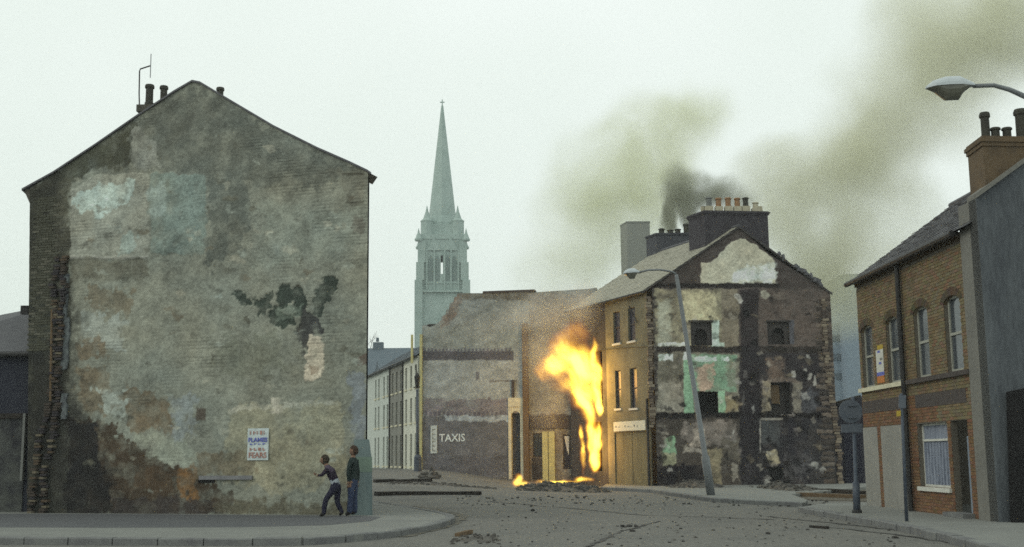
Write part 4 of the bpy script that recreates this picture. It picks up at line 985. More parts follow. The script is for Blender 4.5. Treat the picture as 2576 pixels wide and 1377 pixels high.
f2 = thing('far_house', 'ochre far house just showing behind the left gable', 'house', (x0, 108, 0))
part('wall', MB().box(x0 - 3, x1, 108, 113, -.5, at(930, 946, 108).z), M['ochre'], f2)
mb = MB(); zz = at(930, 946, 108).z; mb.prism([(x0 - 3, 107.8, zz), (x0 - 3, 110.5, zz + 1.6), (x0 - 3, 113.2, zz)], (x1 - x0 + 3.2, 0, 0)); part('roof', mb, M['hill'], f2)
def bare_tree(px, Y, h, label, seed):
    rnd = random.Random(seed); base = at(px, 1100, Y); base.z = .5
    t = thing('bare_tree', label, 'tree', base); tr = MB(); cr_ = MB()
    def br(p, d, l, r, n):
        q = p + d * l; (tr if n > 3 else cr_).tube([p, (p + q) / 2 + Vector((rnd.gauss(0, l * .04), 0, 0)), q], [r, r * .85, r * .65], 5)
        if n == 0: return
        for _ in range(3 if n > 1 else 4):
            nd = (d + Vector((rnd.gauss(0, .5), rnd.gauss(0, .5), rnd.gauss(.1, .3)))).normalized(); br(p + d * l * rnd.uniform(.55, 1), nd, l * rnd.uniform(.55, .8), r * .55, n - 1)
    br(base, Vector((0, 0, 1)), h * .42, h * .022, 5)
    m_ = mat('bark', (.13, .13, .12), (.09, .09, .085), scale=1)
    part('trunk', tr, m_, t); part('crown', cr_, m_, t)
bare_tree(934, 150, 15.5, 'bare winter tree showing against the sky beside the left gable', 3)
bare_tree(1016, 160, 14.6, 'bare winter tree over the blue roof near the church tower', 9)

# tower block and yard beyond the side street on the right
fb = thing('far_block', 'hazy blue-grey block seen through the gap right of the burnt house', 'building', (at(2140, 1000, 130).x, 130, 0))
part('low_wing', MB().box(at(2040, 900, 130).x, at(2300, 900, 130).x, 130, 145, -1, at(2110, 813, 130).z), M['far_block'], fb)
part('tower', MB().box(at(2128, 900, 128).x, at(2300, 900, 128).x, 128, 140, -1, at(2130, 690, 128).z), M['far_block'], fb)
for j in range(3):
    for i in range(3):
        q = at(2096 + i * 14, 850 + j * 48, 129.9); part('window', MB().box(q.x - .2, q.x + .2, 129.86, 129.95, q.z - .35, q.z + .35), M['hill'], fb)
yY = 62.
yw = thing('yard_wall', 'dark blue-black yard wall across the side street', 'wall', (at(2150, 1230, yY).x, yY, 0))
mb = MB(); pts = [(2060, 1012), (2112, 1014), (2118, 1006), (2140, 1008), (2150, 997), (2240, 1000)]
mb.prism([at(2060, 1240, yY) * 1.0] + [at(*p, yY) for p in pts] + [at(2240, 1240, yY)], (0, .4, 0))
part('wall', mb, mat('dark_yard_wall', (.05, .048, .066), (.022, .022, .034), scale=1.2, bscale=10), yw)
mb = MB(); mb.prism([at(2112, 1010, yY - .6), at(2165, 994, yY - .6), at(2165, 999, yY - .6), at(2112, 1016, yY - .6)], (0, 1.2, 0)); part('coping', mb, M['char'], yw)
part('boarded_gate', MB().box(at(2122, 1100, yY - .05).x, at(2165, 1100, yY - .05).x, yY - .06, yY - .003, 0, at(2140, 1080, yY).z), mat('dark_gate', (.03, .03, .05), (.02, .02, .035), scale=2), yw)

# ================================================================== brick terrace on the right
pR0, pR1 = G(2184, 1271, PZ), G(2522, 1314, PZ)
WR = Wall(pR0, pR1, face=(-20, 20))
uBr = WR.uv(2471, 1304)[0]; zR = WR.uv(2140, 712)[1]
zR = (zR + WR.uv(2430, 588)[1]) / 2
zRp = WR.uv(2440, 505)[1]
hR = thing('brick_house', 'two-storey brown brick terrace on the right, its near end wall rendered grey', 'house', (pR0 + pR1) / 2)
perp = -WR.n
winR = [WR.rect(2169, 812, 2198, 972), WR.rect(2232, 793, 2263, 966), WR.rect(2302, 772, 2338, 952), WR.rect(2379, 747, 2420, 934)]
vs0 = min(w[2] for w in winR); vs1 = max(w[3] for w in winR)
vs0 = sum(w[2] for w in winR) / 4; vs1 = sum(w[3] for w in winR) / 4
winR = [(w[0], w[1], vs0, vs1) for w in winR]
gw = WR.rect(2312, 1064, 2388, 1226); gd = WR.rect(2399, 1057, 2442, 1294); gd = (gd[0], gd[1], PZ, gd[3])
p1r = WR.rect(2177, 1075, 2213, 1268); p2r = WR.rect(2222, 1070, 2291, 1284)
fas1 = WR.rect(2172, 1005, 2262, 1036); fas2 = WR.rect(2304, 986, 2432, 1020)
holes = winR + [gw, gd]
mb = MB(); hole_wall(mb, WR, 0, uBr, -.1, zR, holes, .14)
mb.add([WR.P(0, -.1, 0), WR.P(0, zR, 0), WR.P(0, zR, -7.5), WR.P(0, -.1, -7.5)], [(0, 1, 2, 3)])
part('wall', mb, M['mortar'], hR)
# bricks: the 300 that show largest are single, the rest joined
bw, bh, prd = .215, .065, .012
palR = [(.185, .138, .078), (.172, .126, .07), (.20, .15, .086), (.155, .112, .062), (.18, .13, .07), (.145, .105, .06)]
cells = []
v = .0; r = 0
while v + bh < zR - .16:
    u = -(.11 if r % 2 else 0)
    while u < uBr:
        a, b = max(u, 0), min(u + bw, uBr)
        segs = [(a, b)]
        for h in holes + [p1r, p2r, fas1, fas2]:
            if h[2] < v + bh * .5 < h[3]:
                ns_ = []
                for (x, y) in segs:
                    if y <= h[0] or x >= h[1]: ns_.append((x, y)); continue
                    if x < h[0]: ns_.append((x, h[0]))
                    if y > h[1]: ns_.append((h[1], y))
                segs = ns_
        for (x, y) in segs:
            if y - x > .03: cells.append((x, y, v))
        u += bw + .01
    v += bh + .010; r += 1
rnd = random.Random(4)
full = [c for c in cells if c[1] - c[0] > bw - .002 and c[2] > 2.2]
full.sort(key=lambda c: -c[0]); single_set = set(full[:300])
bmR = []
for i in range(10):
    m_ = MB(); m_.col = tuple(x * rnd.uniform(.85, 1.15) for x in rnd.choice(palR)); m_.box(-bw / 2, bw / 2, -prd, prd, -bh / 2, bh / 2); me = m_.mesh('brick'); me.materials.append(M['brickcol']); bmR.append(me)
ang = math.atan2(WR.d.y, WR.d.x)
big = MB()
for (x, y, vv) in cells:
    if (x, y, vv) in single_set:
        o = bpy.data.objects.new('brick', rnd.choice(bmR)); C.objects.link(o); o.parent = hR
        o.location = WR.P((x + y) / 2, vv + bh / 2, rnd.gauss(0, .0015)) - ORG[hR]; o.rotation_euler = (0, 0, ang); continue
    big.col = tuple(c * rnd.uniform(.88, 1.1) for c in rnd.choice(palR)); w1 = prd + rnd.gauss(0, .0015)
    if vv < 2.9: big.col = tuple(c * f for c, f in zip(big.col, (1.0, .74, .70)))
    big.wbox(WR, x, y, vv, vv + bh, -.01, w1)
part('brickwork', big, M['brickcol'], hR, kind='stuff')
# dentil course under the gutter
dm = MB(); u = .05
while u < uBr - .1: dm.col = tuple(c * .55 for c in rnd.choice(palR)); dm.wbox(WR, u, u + .11, zR - .15, zR - .06, 0, .07); u += .2
dm.col = (.09, .06, .04); dm.wbox(WR, 0, uBr, zR - .06, zR, 0, .09); part('dentil_course', dm, M['brickcol'], hR)
for i, w in enumerate(winR):       # arched brick heads over sash windows
    a, b, c, e = w; um = (a + b) / 2; hw = (b - a) / 2; rise = .16
    ww = window(hR, WR, (a + .02, b - .02, c, e), .13, frame='sash', glass='glass', sill=None, fw=.06)
    arc = [(um + hw * math.cos(math.pi * t / 12), e - rise + rise * math.sin(math.pi * t / 12)) for t in range(13)]
    for half in (arc[:7], arc[6:]):
        corner = (b, e) if half is not arc[6:] and half[0][0] > um else (a, e)
        s_ = MB(); s_.col = rnd.choice(palR); pl = half + [corner]
        s_.prism([WR.P(x, y, .0) for x, y in pl], -WR.n * .14); part('arch_spandrel', s_, M['brickcol'], ww)
    for t in range(12):
        (x0, y0), (x1, y1) = arc[t], arc[t + 1]; dx = Vector((x0 - um, y0 - (e - rise - .1), 0)).normalized() * .2; dy = Vector((x1 - um, y1 - (e - rise - .1), 0)).normalized() * .2
        s_ = MB(); s_.col = tuple(c * rnd.uniform(.30, .45) for c in palR[0]); s_.prism([WR.P(x0, y0, .016), WR.P(x1, y1, .016), WR.P(x1 + dy.x, y1 + dy.y, .016), WR.P(x0 + dx.x, y0 + dx.y, .016)], -WR.n * .03); part('voussoir', s_, M['brickcol'], ww)
uP = WR.uv(2285, 980)[0]
part('sill_band', MB().wbox(WR, -.02, uP - .08, vs0 - .12, vs0 - .01, 0, .10), M['stone_pale'], hR)
part('sill_band', MB().wbox(WR, uP + .08, uBr, vs0 - .12, vs0 - .01, 0, .10), M['fascia'], hR, label='dark stone sill band of the nearer house')
part('downpipe', MB().tube([WR.P(uP, PZ, .11), WR.P(uP, zR - .1, .11)], .065), M['iron'], hR)
part('shop_fascia', MB().wbox(WR, *fas1, -.02, .02), M['fascia'], hR); part('shop_fascia', MB().wbox(WR, *fas2, -.02, .02), M['fascia'], hR)
for q_ in (p1r, p2r): part('cement_infill', MB().wbox(WR, q_[0], q_[1], .1, q_[3], -.02, .016), M['cement'], hR)
ww = window(hR, WR, gw, .16, frame='white', glass='glass', sill='white', fw=.05, rail=False, curtain=True)
part('transom', MB().wbox(WR, gw[0] + .05, gw[1] - .05, gw[3] - .42, gw[3] - .37, -.15, -.09), M['white'], ww)
for i in range(9):
    x = gw[0] + .08 + (gw[1] - gw[0] - .2) * i / 9; part('curtain_fold', MB().tube([WR.P(x, gw[2] + .06, -.13), WR.P(x + .02, gw[3] - .45, -.13)], .03, 6), M['net'], ww)
d0 = part('doorway', MB().wbox(WR, gd[0], gd[1], gd[2], gd[3], -.5, -.45), M['door_dk'], hR)
part('door', MB().wbox(WR, gd[0] + (gd[1] - gd[0]) * .62, gd[1] - .02, gd[2] + .02, gd[3] - .35, -.14, -.10), M['door_blue'], hR)
part('doorstep', MB().wbox(WR, gd[0] - .1, gd[1] + .1, PZ, PZ + .1, -.1, .28), M['kerb'], hR)
# grey-rendered end: edge strip on the street front, gable towards us
uE = WR.L
part('render_strip', MB().wbox(WR, uBr + .004, uE - .025, -.1, zRp - .05, -.03, .07), M['render_lit'], hR)
gL = 7.6; sR = (at(2576, 412, WR.P(uE, 0, 0).y).z - zRp) / (at(2576, 412, WR.P(uE, 0, 0).y).x - WR.P(uE, 0, 0).x)
apz = zRp + sR * gL / 2
g0 = WR.P(uE, 0, .07); gq = [Z(g0, -.1), Z(g0, zRp - .05), Z(g0 + perp * gL / 2, apz), Z(g0 + perp * gL, zRp), Z(g0 + perp * gL, -.1)]
mb = MB(); mb.prism([p - WR.d * .02 for p in gq], -WR.d * .4); part('gable_wall', mb, M['render_grey'], hR)
mb = MB()
for p, q in ((gq[1], gq[2]), (gq[2], gq[3])): mb.prism([p + WR.d * .06, q + WR.d * .06, q + WR.d * .06 + Vector((0, 0, .10)), p + WR.d * .06 + Vector((0, 0, .10))], -WR.d * .55)
part('coping', mb, M['render_lit'], hR)
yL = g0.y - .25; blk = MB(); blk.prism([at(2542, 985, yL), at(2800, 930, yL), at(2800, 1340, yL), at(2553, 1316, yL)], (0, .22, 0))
part('shade_slab', blk, M['black'], hR)  # added black slab standing in for the shade low on the gable
# roof
WX = Wall((WR.P(-.15, 0).x, WR.P(-.15, 0).y), (WR.P(-.15, 0, -1).x, WR.P(-.15, 0, -1).y))
rw, rz = WX.uv(2392, 519); rh = rz - zR; gL = 2 * rw
r_e0 = WR.P(-.15, zR - .02, .22); r_e1 = WR.P(uE - .42, zR - .02, .22)
r_r0 = WR.P(-.15, zR + rh, -gL / 2); r_r1 = WR.P(uE - .42, zR + rh, -gL / 2)
slate_roof(hR, r_e0, r_e1, r_r1, r_r0, .26, .2, M['slate'], n_single=300)
slate_roof(hR, WR.P(uE - .42, zR, -gL - .2), WR.P(-.15, zR, -gL - .2), r_r0, r_r1, .26, .2, M['slate'])
part('ridge', MB().tube([r_r0 + Vector((0, 0, .02)), r_r1 + Vector((0, 0, .02))], .08), M['slate'], hR)
part('gutter', MB().tube([WR.P(-.15, zR - .04, .24), WR.P(uBr, zR - .04, .24)], .075), M['iron'], hR)
part('fascia_board', MB().wbox(WR, -.1, uBr, zR - .05, zR + .03, .10, .16), M['iron'], hR)
# chimney on the near gable
kc0 = at(2478, 440, WR.P(uE, 0, 0).y + .1); kc1 = at(2690, 440, WR.P(uE, 0, 0).y + .3); ztR = at(2490, 342, kc0.y).z
bk_ = at(2438, 440, kc0.y + .95); kR = stack(hR, kc0, kc1, Vector((bk_.x - kc0.x, bk_.y - kc0.y, 0)), zRp - .6, ztR, mat('chimney_brown', (.15, .105, .062), (.09, .065, .042), scale=3, bscale=40), .06, .22)
for px, ty, rr, mm in ((2476, 284, 14, 'pot_dark'), (2566, 276, 18, 'pot_dark'), (2503, 322, 14, 'pot_dark'), (2532, 322, 14, 'pot_dark')):
    t = at(px, ty, kc0.y + .45); pot(kR, (t.x, t.y, ztR - .02), t.z - ztR + .02, rr / F * kc0.y, mm)
# election poster between the first-floor windows
pr = WR.rect(2205, 868, 2226, 966)
pp = thing('poster', 'narrow tattered poster in white blue and orange on the brick front', 'poster', WR.P((pr[0] + pr[1]) / 2, pr[2], .03))
hh = pr[3] - pr[2]
for nm, f0, f1, mm in (('white_panel', .30, .88, M['white']), ('blue_band', .20, .30, M['ink_blue']), ('orange_band', .02, .20, mat('orange_print', (.52, .20, .05), (.40, .15, .05), scale=8)), ('yellow_corner', .88, 1.0, M['yellow'])):
    part(nm, MB().wbox(WR, pr[0] + (.2 if nm == 'yellow_corner' else .06), pr[1] - .03, pr[2] + hh * f0, pr[2] + hh * f1, .016, .024), mm, pp)
for i, (x, y) in enumerate(((.3, .8), (.55, .6), (.4, .5))): part('printed_mark', MB().wbox(WR, pr[0] + (pr[1] - pr[0]) * x, pr[0] + (pr[1] - pr[0]) * (x + .3), pr[2] + hh * y, pr[2] + hh * (y + .06), .024, .028), M['ink_blue'] if i != 1 else M['terr_grey'], pp)

# ================================================================== street furniture
def lamp_head(root, c, tip, w, m_top='lamp_white'):
    """cobra-head lantern from neck c to tip: a flattened shell above and a bowl below"""
    c, tip = Vector(c), Vector(tip); d = (tip - c); L = d.length; d.normalize(); s = Vector((0, 0, 1)).cross(d).normalized(); up = d.cross(s)
    def shell(prof, sgn, m, nm):
        b = MB(); n = 10; vs = []; fs = []
        for (t, wd, ht, off) in prof:
            for k_ in range(n + 1):
                an = math.pi * k_ / n; vs.append(c + d * (L * t) + s * (wd * math.cos(an)) + up * (off + sgn * ht * math.sin(an)))
        for i in range(len(prof) - 1):
            for k_ in range(n): fs.append((i * (n + 1) + k_, i * (n + 1) + k_ + 1, (i + 1) * (n + 1) + k_ + 1, (i + 1) * (n + 1) + k_))
            fs.append((i * (n + 1), (i + 1) * (n + 1), (i + 1) * (n + 1) + n, i * (n + 1) + n))
        fs += [tuple(range(n + 1)), tuple(range((len(prof) - 1) * (n + 1), len(prof) * (n + 1)))]
        b.add(vs, fs); part(nm, b, M[m], root, smooth=False)
    shell([(0, w * .16, w * .16, 0), (.15, w * .3, w * .34, 0), (.3, w * .46, w * .5, 0), (.6, w * .5, w * .5, 0), (.85, w * .42, w * .34, 0), (1, w * .12, w * .1, 0)], 1, m_top, 'lamp_head')
    shell([(.12, w * .2, w * .1, -.001), (.25, w * .42, w * .3, -.001), (.35, w * .44, w * .62, -.001), (.62, w * .44, w * .62, -.001), (.8, w * .4, w * .2, -.001), (.97, w * .1, w * .05, -.001)], -1, 'lamp_bowl', 'lamp_bowl')
lY = 16.
base = G(2760, 1500, PZ); base = Vector((at(2745, 700, lY).x, lY, PZ))
ln_ = thing('street_lamp', 'street lamp head on a curved arm at the top right', 'lamp', base, 'street lamps')
neck = at(2448, 217, lY); p1 = at(2500, 215, lY); p2 = at(2540, 226, lY); p3 = at(2580, 244, lY); p4 = at(2650, 300, lY); p5 = Vector((base.x, lY, at(2745, 420, lY).z))
part('arm', MB().tube([p5, p4, p3, p2, p1, neck], [.05, .045, .038, .034, .03, .03], 10), M['lamp_grey'], ln_, smooth=True)
part('column', MB().tube([base, base + Vector((0, 0, 1.3)), base + Vector((0, 0, 1.32)), p5], [.09, .09, .06, .05], 12), M['lamp_grey'], ln_, smooth=True)
lamp_head(ln_, at(2450, 217, lY), at(2330, 223, lY), .30)
b2 = G(1789, 1246, PZ); tY = b2.y
l2 = thing('street_lamp', 'leaning grey street lamp on the pavement before the burnt house', 'lamp', b2, 'street lamps')
t2 = at(1701, 690, tY)
mid = b2 + (t2 - b2) * .17
part('column', MB().tube([b2 + Vector((0, 0, -.05)), mid, mid + (t2 - b2) * .005, b2 + (t2 - b2) * .985, t2 + Vector((0, 0, -.02))], [.15, .15, .10, .07, .06], 12), M['lamp_grey'], l2, smooth=True)
part('arm', MB().tube([t2, at(1690, 684, tY), at(1660, 679, tY - .1), at(1630, 680, tY - .2), at(1606, 686, tY - .3)], .035, 8), M['lamp_grey'], l2, smooth=True)
lamp_head(l2, at(1608, 686, tY - .3), at(1568, 689, tY - .4), .34)
b3 = GT(1051, 1186); b3Y = b3.y
l3 = thing('old_street_lamp', 'old iron lamp post with ladder bar and a broken lantern on the left street', 'lamp', b3)
z = lambda y: at(1050, y, b3Y).z
part('base', MB().tube_z(b3, [(.20, -.1), (.20, z(1150) - b3.z), (.12, z(1144) - b3.z)], 10), M['blue_steel'], l3)
part('column', MB().tube([Vector((b3.x, b3Y, z(1146))), Vector((b3.x - .02, b3Y, z(1105))), Vector((b3.x - .04, b3Y, z(980)))], [.085, .075, .06], 10), M['blue_steel'], l3, smooth=True)
part('ladder_bar', MB().tube([at(1040, 975, b3Y), at(1057, 974, b3Y)], .03, 6), M['iron'], l3)
part('lantern', MB().tube_z(Vector((b3.x - .04, b3Y, 0)), [(.07, z(978)), (.13, z(960)), (.16, z(948)), (.06, z(940))], 6), M['iron'], l3)
part('finial', MB().tube([Vector((b3.x - .04, b3Y, z(941))), at(1045, 920, b3Y)], .03, 6), M['iron'], l3)
# traffic sign seen from behind
b4 = G(2156, 1291, PZ); sY = b4.y
ts = thing('traffic_sign', 'round traffic sign seen from behind with a plate below on a blue-grey pole', 'sign', b4)
tp_ = at(2146, 998, sY)
part('pole', MB().tube([b4, b4 + (tp_ - b4) * .26, b4 + (tp_ - b4) * .265, tp_], [.085, .085, .048, .045], 12), M['blue_steel'], ts, smooth=True)
part('pole_foot', MB().tube_z(b4, [(.12, -.02), (.12, .06), (.085, .08)], 12), M['iron'], ts)
ctr = at(2140, 1035, sY - .06); rad = 29 / F * sY
mb = MB(); mb.tube([ctr + Vector((0, .0, 0)), ctr + Vector((0, .03, 0))], rad, 28)
dsc = part('sign_disc', mb, M['sign_back'], ts)
lp = [at(2116, 1068, sY - .06), at(2169, 1066, sY - .06), at(2169, 1088, sY - .06), at(2116, 1089, sY - .06)]
part('sign_plate', MB().prism(lp, (0, .025, 0)), M['sign_back'], ts)
for dy in (1020, 1050): q = at(2144, dy, sY - .1); part('clamp', MB().box(q.x - .1, q.x + .1, q.y - .0, q.y + .035, q.z - .02, q.z + .02), M['sign_back'], ts)
b5 = G(2281, 1312, PZ); tp5 = at(2267, 990, b5.y)
bs = thing('bus_stop_pole', 'thin dark pole with a small plate and yellow tag in front of the brick house', 'sign', b5)
part('pole', MB().tube([b5, tp5], [.038, .03], 10), M['blue_steel'], bs, smooth=True)
q = [at(2261, 995, b5.y - .05), at(2279, 994, b5.y - .05), at(2279, 1027, b5.y - .05), at(2261, 1028, b5.y - .05)]; part('plate', MB().prism(q, (0, .02, 0)), M['sign_back'], bs)
q = [at(2256, 1034, b5.y - .05), at(2266, 1033, b5.y - .05), at(2266, 1047, b5.y - .05), at(2256, 1048, b5.y - .05)]; part('tag', MB().prism(q, (0, .02, 0)), M['yellow'], bs)

# ================================================================== the two boys by the corner
def person(name, label, org, joints, bones, cols, head, hair_m, face_dir, hands):
    """one skinned body mesh: joints {name:(x,y,z,r)}, bones [(a,b,material slot)]"""
    root = thing(name, label, 'person', org)
    names = list(joints); idx = {n: i for i, n in enumerate(names)}
    me = bpy.data.meshes.new('body'); me.from_pydata([joints[n][:3] for n in names], [(idx[a], idx[b]) for a, b, _ in bones], [])
    o = bpy.data.objects.new('tmp', me); C.objects.link(o)
    md = o.modifiers.new('s', 'SKIN'); sv = me.skin_vertices[0].data
    for i, n in enumerate(names): sv[i].radius = (joints[n][3],) * 2; sv[i].use_root = (n == 'pelvis')
    sb = o.modifiers.new('d', 'SUBSURF'); sb.levels = 2; sb.render_levels = 2
    bpy.context.view_layer.update()
    ev = bpy.data.meshes.new_from_object(o.evaluated_get(bpy.context.evaluated_depsgraph_get())); bpy.data.objects.remove(o)
    bm = bmesh.new(); bm.from_mesh(ev)
    segs = [(Vector(joints[a][:3]), Vector(joints[b][:3]), m_) for a, b, m_ in bones]
    for f in bm.faces:
        c = f.calc_center_median(); best = 1e9
        for a, b, m_ in segs:
            t = max(0, min(1, (c - a).dot(b - a) / (b - a).length_squared)); d = (c - a - (b - a) * t).length
            if d < best: best = d; f.material_index = m_
        f.smooth = True
    # head with brow, nose, chin, ears; then fingers, all in the same mesh
    hc = Vector(head[:3]); hr = head[3]; fd = Vector(face_dir).normalized(); sd_ = Vector((0, 0, 1)).cross(fd).normalized(); up = fd.cross(sd_)
    def ell(c, r3, slot, seg=14, ring=10, warp=None):
        ret = bmesh.ops.create_uvsphere(bm, u_segments=seg, v_segments=ring, radius=1.)
        for v in ret['verts']:
            q = v.co.copy()
            if warp: q = warp(q)
            v.co = c + fd * q.x * r3[0] + sd_ * q.y * r3[1] + up * q.z * r3[2]
        for f in {f for v in ret['verts'] for f in v.link_faces}: f.material_index = slot; f.smooth = True
    def hw(q):
        if q.z < 0: q.x *= 1 + .12 * q.z; q.y *= 1 + .28 * q.z
        return q
    ell(hc, (hr * .92, hr * .76, hr * 1.12), 0, warp=hw)
    ell(hc + fd * hr * .92 - up * hr * .12, (hr * .2, hr * .11, hr * .22), 0, 8, 6)
    ell(hc + fd * hr * .78 - up * hr * .52, (hr * .1, hr * .22, hr * .06), 4, 8, 6)
    for s in (-1, 1):
        ell(hc + sd_ * s * hr * .76 - up * hr * .05, (hr * .16, hr * .07, hr * .24), 0, 8, 6)
        ell(hc + fd * hr * .80 + sd_ * s * hr * .3 + up * hr * .12, (hr * .08, hr * .12, hr * .07), 4, 8, 6)
    for (hp, hd, hs_) in hands:
        hp = Vector(hp); hd = Vector(hd).normalized(); n1 = hd.orthogonal().normalized(); n2 = hd.cross(n1)
        for k_, (off, ln_g) in enumerate(((-.027, .062), (-.009, .072), (.009, .068), (.027, .054), (.036, .05))):
            th = k_ == 4; p0 = hp + n1 * off + hd * (.03 if not th else -.02); dd = hd if not th else (hd + n1 * .9).normalized()
            p1_ = p0 + dd * ln_g * .6; p2_ = p1_ + (dd + n2 * .7).normalized() * ln_g * .55; mbf = MB().tube([p0, p1_, p2_], [.010, .009, .007], 6)
            vs = [bm.verts.new(v) for v in mbf.v]
            for f in mbf.f:
                try: nf = bm.faces.new([vs[i] for i in f]); nf.material_index = 0; nf.smooth = True
                except ValueError: pass
    bm.to_mesh(ev); bm.free()
    b = link('body', ev, None, root)
    for m_ in cols: ev.materials.append(m_)
    # hair
    hb = bmesh.new(); ret = bmesh.ops.create_uvsphere(hb, u_segments=18, v_segments=14, radius=1.); rn = random.Random(5)
    for v in ret['verts']:
        q = v.co; k_ = 1 + rn.uniform(-.05, .07); v.co = hc + (fd * (q.x * .98 - .14) + sd_ * q.y * .86 + up * (q.z * 1.16 + .10)) * hr * k_
    dele = [f for f in hb.faces if (f.calc_center_median() - hc).dot(fd) > hr * .42 and (f.calc_center_median() - hc).dot(up) < hr * .55 or (f.calc_center_median() - hc).dot(up) < -hr * .75]
    bmesh.ops.delete(hb, geom=dele, context='FACES')
    hm = bpy.data.meshes.new('hair'); hb.to_mesh(hm); hb.free(); hm.shade_smooth(); link('hair', hm, hair_m, root)
    return root
skin = mat('skin', (.24, .145, .10), (.19, .115, .08), scale=14, bump=.05, fine=.08)
dkm = mat('lips_eyes', (.06, .035, .03), None, scale=9, bump=0)
purple = mat('plum_jumper', (.026, .017, .034), (.015, .01, .02), scale=12, fine=.2); stripe = mat('mauve_yoke', (.085, .065, .095), (.06, .045, .07), scale=12)
navy = mat('navy_trousers', (.018, .018, .04), (.012, .012, .028), scale=12); white_ = mat('pale_shirt_tail', (.34, .37, .40), (.27, .3, .33), scale=12)
green = mat('dark_green_jacket', (.022, .036, .034), (.013, .022, .022), scale=12); denim = mat('blue_denim', (.045, .065, .125), (.025, .034, .07), scale=10, fine=.3)
shoe = mat('dark_shoes', (.02, .018, .018), None, scale=9)
S = .0096
def J(px, py, y, r, ox=830): return ((px - ox) * S, y, (1300 - py) * S, r)
o1 = G(832, 1300, PZ + .005)
j1 = {'pelvis': J(843, 1221, 0, .125), 'waist': J(838, 1208, 0, .115), 'chest': J(829, 1190, 0, .135), 'upper': J(822, 1179, 0, .10), 'neck': J(817, 1171, 0, .05), 'skull': J(813, 1161, 0, .06),
      'shl': J(822, 1181, -.14, .065), 'ell': J(809, 1196, -.20, .045), 'wrl': J(800, 1196, -.12, .03), 'hal': J(796, 1195, -.08, .032),
      'shr': J(826, 1182, .14, .065), 'elr': J(838, 1200, .21, .045), 'wrr': J(843, 1215, .2, .032), 'har': J(844, 1221, .2, .028),
      'hil': J(842, 1228, -.085, .10), 'knl': J(820, 1254, -.10, .072), 'cal': J(815, 1274, -.10, .068), 'anl': J(814, 1293, -.10, .06), 'tol': J(803, 1297, -.11, .03),
      'hir': J(846, 1228, .085, .10), 'knr': J(844, 1262, .09, .07), 'car': J(850, 1277, .09, .064), 'anr': J(858, 1291, .09, .056), 'tor': J(850, 1297, .09, .03)}
bn1 = [('pelvis', 'waist', 5), ('waist', 'chest', 1), ('chest', 'upper', 2), ('upper', 'neck', 2), ('neck', 'skull', 0), ('upper', 'shl', 2), ('shl', 'ell', 1), ('ell', 'wrl', 1), ('wrl', 'hal', 0),
       ('upper', 'shr', 2), ('shr', 'elr', 1), ('elr', 'wrr', 1), ('wrr', 'har', 0), ('pelvis', 'hil', 3), ('hil', 'knl', 3), ('knl', 'cal', 3), ('cal', 'anl', 3), ('anl', 'tol', 6), ('pelvis', 'hir', 3), ('hir', 'knr', 3), ('knr', 'car', 3), ('car', 'anr', 3), ('anr', 'tor', 6)]
person('person', 'crouching running person in plum jumper and navy flares by the left gable', o1, j1, bn1, [skin, purple, stripe, navy, dkm, white_, shoe], J(812, 1158, 0, .108), mat('dark_hair', (.045, .035, .022), (.03, .022, .015), scale=20), (-1, -.35, -.12),
       [(j1['hal'][:3], (-1, -.2, .3), 1), (j1['har'][:3], (.1, 0, -1), 1)])
o2 = G(880, 1299, PZ + .005) + Vector((0, .15, 0))
J2 = lambda px, py, y, r: J(px, py, y, r, 880)
j2 = {'pelvis': J2(884, 1212, 0, .125), 'waist': J2(884, 1198, 0, .12), 'chest': J2(884, 1176, 0, .14), 'upper': J2(885, 1162, 0, .115), 'neck': J2(885, 1152, 0, .052), 'skull': J2(886, 1142, 0, .06),
      'shl': J2(880, 1163, -.16, .068), 'ell': J2(875, 1190, -.2, .05), 'wrl': J2(876, 1213, -.2, .03), 'hal': J2(876, 1219, -.2, .024),
      'shr': J2(890, 1163, .15, .068), 'elr': J2(896, 1190, .18, .05), 'wrr': J2(895, 1212, .18, .036), 'har': J2(895, 1219, .18, .034),
      'hil': J2(882, 1220, -.09, .105), 'knl': J2(881, 1255, -.10, .075), 'cal': J2(879, 1275, -.10, .075), 'anl': J2(878, 1291, -.10, .075), 'tol': J2(868, 1297, -.12, .032),
      'hir': J2(887, 1220, .09, .105), 'knr': J2(888, 1255, .10, .075), 'car': J2(889, 1275, .10, .075), 'anr': J2(889, 1291, .10, .075), 'tor': J2(880, 1297, .09, .032)}
bn2 = [(a, b, {5: 1, 1: 1, 2: 1}.get(m_, m_)) for a, b, m_ in bn1]
person('person', 'standing person in dark green jacket and blue jeans against the painted corner', o2, j2, bn2, [skin, green, green, denim, dkm, white_, shoe], J2(886, 1136, 0, .112), mat('brown_hair', (.055, .032, .02), (.035, .02, .014), scale=20), (-.75, -.6, -.2),
       [(j2['hal'][:3], (-.1, 0, -1), 1), (j2['har'][:3], (-.1, 0, -1), 1)])

